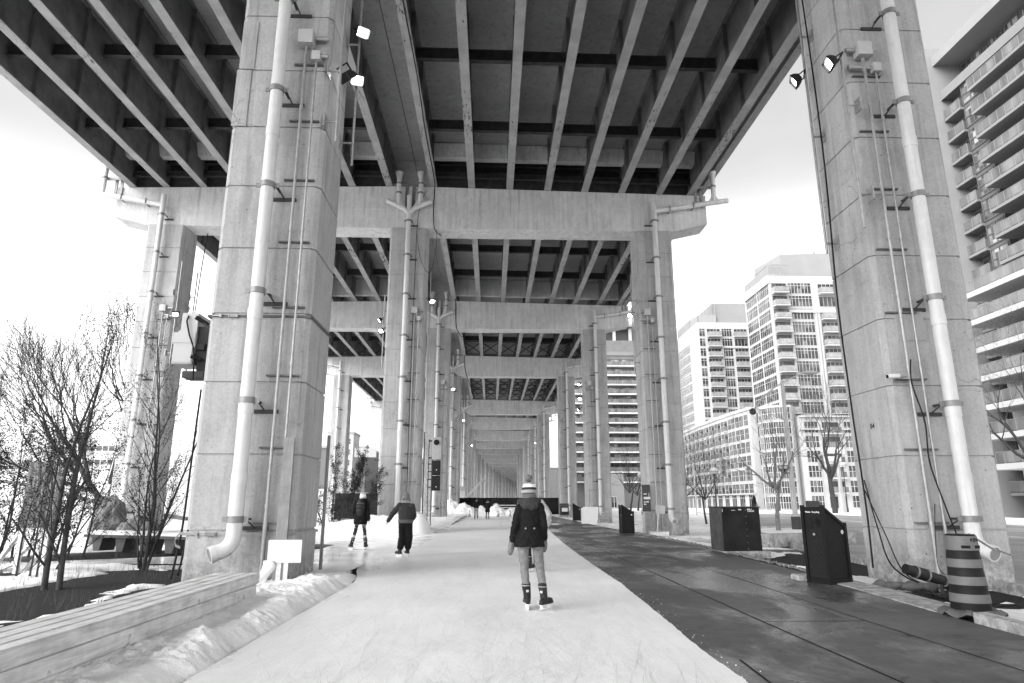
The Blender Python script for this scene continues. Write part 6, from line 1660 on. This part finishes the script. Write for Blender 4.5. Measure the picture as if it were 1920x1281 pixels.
# ---------- distant buildings on the left
t = thing('brick_building', 'distant brick building with a flat roof seen left of the middle pier', 'building', (-46.5, 190, 0)); b = MB(); b.box(0, 7.2, 0, 9, 0, 20.6); b.build('wall', mat('pale_brick', .40, .9, var=.1, scale=.6), t)
b = MB(); b.box(-.2, 7.4, -.2, 9.2, 20.6, 21.2); b.build('roof', GRC, t)
q = win(1.3, 1.7, 2, 2, GLD, FRM, .12)
for f in range(6):
    for k in range(3): put(q, t, 1.3+2.3*k, 0, 17.6-3*f)
t = thing('billboard', 'grey billboard on a post beside the distant brick building', 'billboard', (-37.2, 190, 0)); b = MB(); b.box(-1.6, 4.6, -.2, .2, 14.0, 16.6); b.build('board', mat('billboard_face', .32, .7, var=.05), t); b = MB(); b.box(1.2, 1.7, .2, .7, 0, 14); b.build('post', MGR, t)
for k, (x, y, w_, h_, lab) in enumerate(((-97, 150, 16, 15, 'pale distant block with rows of windows behind the bare tree'), (-70, 165, 9, 17, 'narrow pale distant block right of the bare tree'), (-150, 175, 30, 12, 'wide pale distant block at the far left'))):
    t = thing('distant_block', lab, 'building', (x, y, 0)); b = MB(); b.box(0, w_, 0, 12, 0, h_); b.build('wall', WHT if k != 2 else GRC, t); qq = win(w_*.86, 1.5, int(w_/1.6), 1, GL, FRM, .2)
    for f in range(int(h_/3)-1): put(qq, t, w_/2, 0, h_-2.6-3*f)
# low snow-topped walls on the slope at the left
for (xa, ya, xb, yb, lab) in ((-62, 62, -22, 50, 'dark stone retaining wall along the snowy slope, right stretch'), (-110, 70, -63, 62.3, 'dark stone retaining wall along the snowy slope, left stretch')):
    t = thing('retaining_wall', lab, 'wall', ((xa+xb)/2, (ya+yb)/2, 0)); b = MB(); n = 12
    d = Vector((xb-xa, yb-ya))
    R = []
    for k in range(n+1):
        x, y = xa+(xb-xa)*k/n, ya+(yb-ya)*k/n; z = zg(x, y); R.append([(x-(xa+xb)/2, y-(ya+yb)/2-.2, z-.4), (x-(xa+xb)/2, y-(ya+yb)/2+.2, z-.4), (x-(xa+xb)/2, y-(ya+yb)/2+.2, z+.22), (x-(xa+xb)/2, y-(ya+yb)/2-.2, z+.22)])
    b.loft(R); b.build('wall', MGR, t)

for (x, y, w_, d_, h_, lab) in ((-82, 255, 34, 110, 22, 'long grey block added to cut off low sky beside the far left of the viaduct'), (-78, 385, 40, 120, 26, 'second long grey block added to cut off low sky farther along the left of the viaduct'), (52, 290, 34, 110, 34, 'long grey block added to cut off low sky beside the far right of the viaduct'), (58, 415, 40, 110, 34, 'second long grey block added to cut off low sky farther along the right of the viaduct'), (0, 560, 90, 20, 30, 'grey block added to darken the far end of the viaduct')):  # blocks added to shut out low sky and darken the viaduct's far end
    t = thing('distant_block', lab, 'building', (x, y, -.3)); b = MB(); b.box(0, w_, 0, d_, 0, h_); b.build('wall', MGR, t); b = MB(); b.box(-.5, w_+.5, -.5, d_+.5, h_, h_+.8); b.build('roof', GRC, t)
# ================================================================== STREET FURNITURE
t = thing('street_lamp', 'tall pole with cobra-head lamp, long curved arm and caged globe on its side', 'street lamp', (14.75, 32.4, -.1))
b = MB(); b.lathe([(.02,0),(.20,0),(.20,.9),(.16,1.0),(.125,1.02),(.085,7.5),(.02,7.55)], 14); b.build('pole', M['housing'], t, smooth=SM)
b = MB(); b.lathe([(.203,0),(.215,.02),(.215,.85),(.203,.88)], 14, caps=False); b.build('base_sleeve', M['dark'], t, smooth=SM)
b = MB(); b.tube([(-1.55,.1,6.05),(-1.0,.06,6.75),(-.4,.02,7.2),(.2,0,7.55),(1.0,-.05,7.9)], .035, 8); b.tube([(-1.45,.1,6.15),(-.4,0,5.7),(0,0,5.5)], .02, 6); b.build('arm', M['housing'], t, smooth=True)
b = MB(); b.ball((1.45,-.08,7.96), (.5,.16,.10), 14, 8); b.build('lamp_head', M['housing'], t, smooth=True); b = MB(); b.ball((-1.6,.1,5.98), .17, 12, 8); b.build('camera_dome', M['dark'], t, smooth=True)
b = MB(); b.bar((0,0,2.95),(-.35,0,2.95),.06); b.lathe([(.03,2.86),(.12,2.9),(.16,3.05),(.23,3.12)], 14, T(-.36,0,0)); b.build('globe_bracket', M['black'], t, smooth=SM)
def globe(t, x, z, r):
    b = MB(); b.lathe([(r*.75,z-r*.5),(r,z),(r*.9,z+r*.45),(r*.6,z+r*.8),(.02,z+r*.95)], 18, T(x,0,0)); b.build('globe', M['lamp_off'], t, smooth=True)
    b = MB()
    for k in range(6): a = 2*pi*k/6; b.bar((x+cos(a)*r*.78,sin(a)*r*.78,z-r*.55),(x+cos(a)*r*1.03,sin(a)*r*1.03,z+r*.1),.025)
    b.ring((x,0,z+r*.05), r*1.0, r*1.05, .04, 18); b.build('globe_cage', M['black'], t)
globe(t, -.36, 3.25, .25)
def globe_post(label, x, y, h, r=.3):
    t = thing('globe_lamp', label, 'street lamp', (x, y, zg(x, y)), 0, 'globe lamps along the street')
    b = MB(); b.lathe([(.02,0),(.16,0),(.13,.7),(.075,.8),(.06,h-.45),(.16,h-.3),(.22,h-.12),(.02,h-.1)], 14); b.build('pole', M['dark'], t, smooth=SM); globe(t, 0, h, r)
globe_post('globe lamp post standing behind the utility cabinet', 23.0, 68.2, 4.75, .48); globe_post('globe lamp post across the street before the white wing', 55.2, 103, 7.2, .5); globe_post('globe lamp post before the slab-balconied tower', 20.3, 90, 5.2, .5)
def signal(label, x, y, hp, arm, zh, boxes):
    t = thing('traffic_signal', label, 'traffic signal', (x, y, -.15), 0, 'traffic signals on the street')
    b = MB(); b.tube([(0,0,0),(0,0,hp)], .11, 10); b.build('pole', M['housing'], t, smooth=SM)
    if arm: b = MB(); b.tube([(0,0,hp-.4),(arm*.5,0,hp-.1),(arm,0,hp)], .07, 8); b.build('arm', M['housing'], t, smooth=SM)
    for xx, zz in boxes:
        b = MB(); b.cbox(xx-.45, xx+.45, -.2, .15, zz-1.15, zz+1.15, .05); s = b.build('signal_head', mat('signal_housing', .30, .6, var=.05), t)
        b = MB()
        for k in (-.72, 0, .72): b.lathe([(.02,0),(.27,0),(.29,.12),(.27,.13),(.02,.01)], 14, T(xx,-.205,zz+k) @ Matrix.Rotation(pi/2, 4, 'X'))
        b.build('lens', MGR, s)
signal('traffic signal hanging from a curved arm behind the utility cabinet', 27.6, 90, 6.9, 4.0, 6.5, [(4.0, 6.2)])
signal('traffic signal on a straight pole across the road', 50.3, 100, 8.5, 0, 7.5, [(.0, 7.6)])
signal('traffic signal facing away near the podium corner', 44.5, 108, 7.5, -2.5, 6.5, [(-2.5, 6.2)])
t = thing('street_name_sign', 'pair of small street name plates on a stout post', 'street sign', (52.6, 99.5, -.1)); b = MB(); b.lathe([(.02,0),(.5,0),(.5,3),(.28,3.1),(.28,8.6),(.02,8.7)], 12); b.build('post', M['housing'], t, smooth=SM)
b = MB(); b.box(-1.9,1.3,-.06,-.0,8.8,9.5); b.box(-2.1,.6,-.06,-.0,7.6,8.4); b.build('name_plate', M['white'], t)
t = thing('parapet_wall', 'low concrete wall topped by a metal railing beyond the near right column', 'wall', (38.2, 46, -.1))
b = MB(); b.box(-.6, 9, 0, .35, 0, .95); b.build('wall', M['kerb_concrete'], t)
b = MB()
for k in range(24): b.box(-.5+.4*k, -.46+.4*k, .15, .19, .95, 1.9)
b.box(-.6, 9, .14, .2, 1.9, 1.96); b.build('railing', M['housing'], t)
t = thing('control_box', 'small dark control box on a post seen above the near bin', 'control box', (29.0, 60.0, -.15)); b = MB(); b.cbox(-.5,.5,-.35,.35,.3,1.75,.04); b.build('box', M['dark'], t); b = MB(); b.cbox(-.4,.4,-.3,.3,0,.3,.02); b.build('base', M['kerb_concrete'], t)
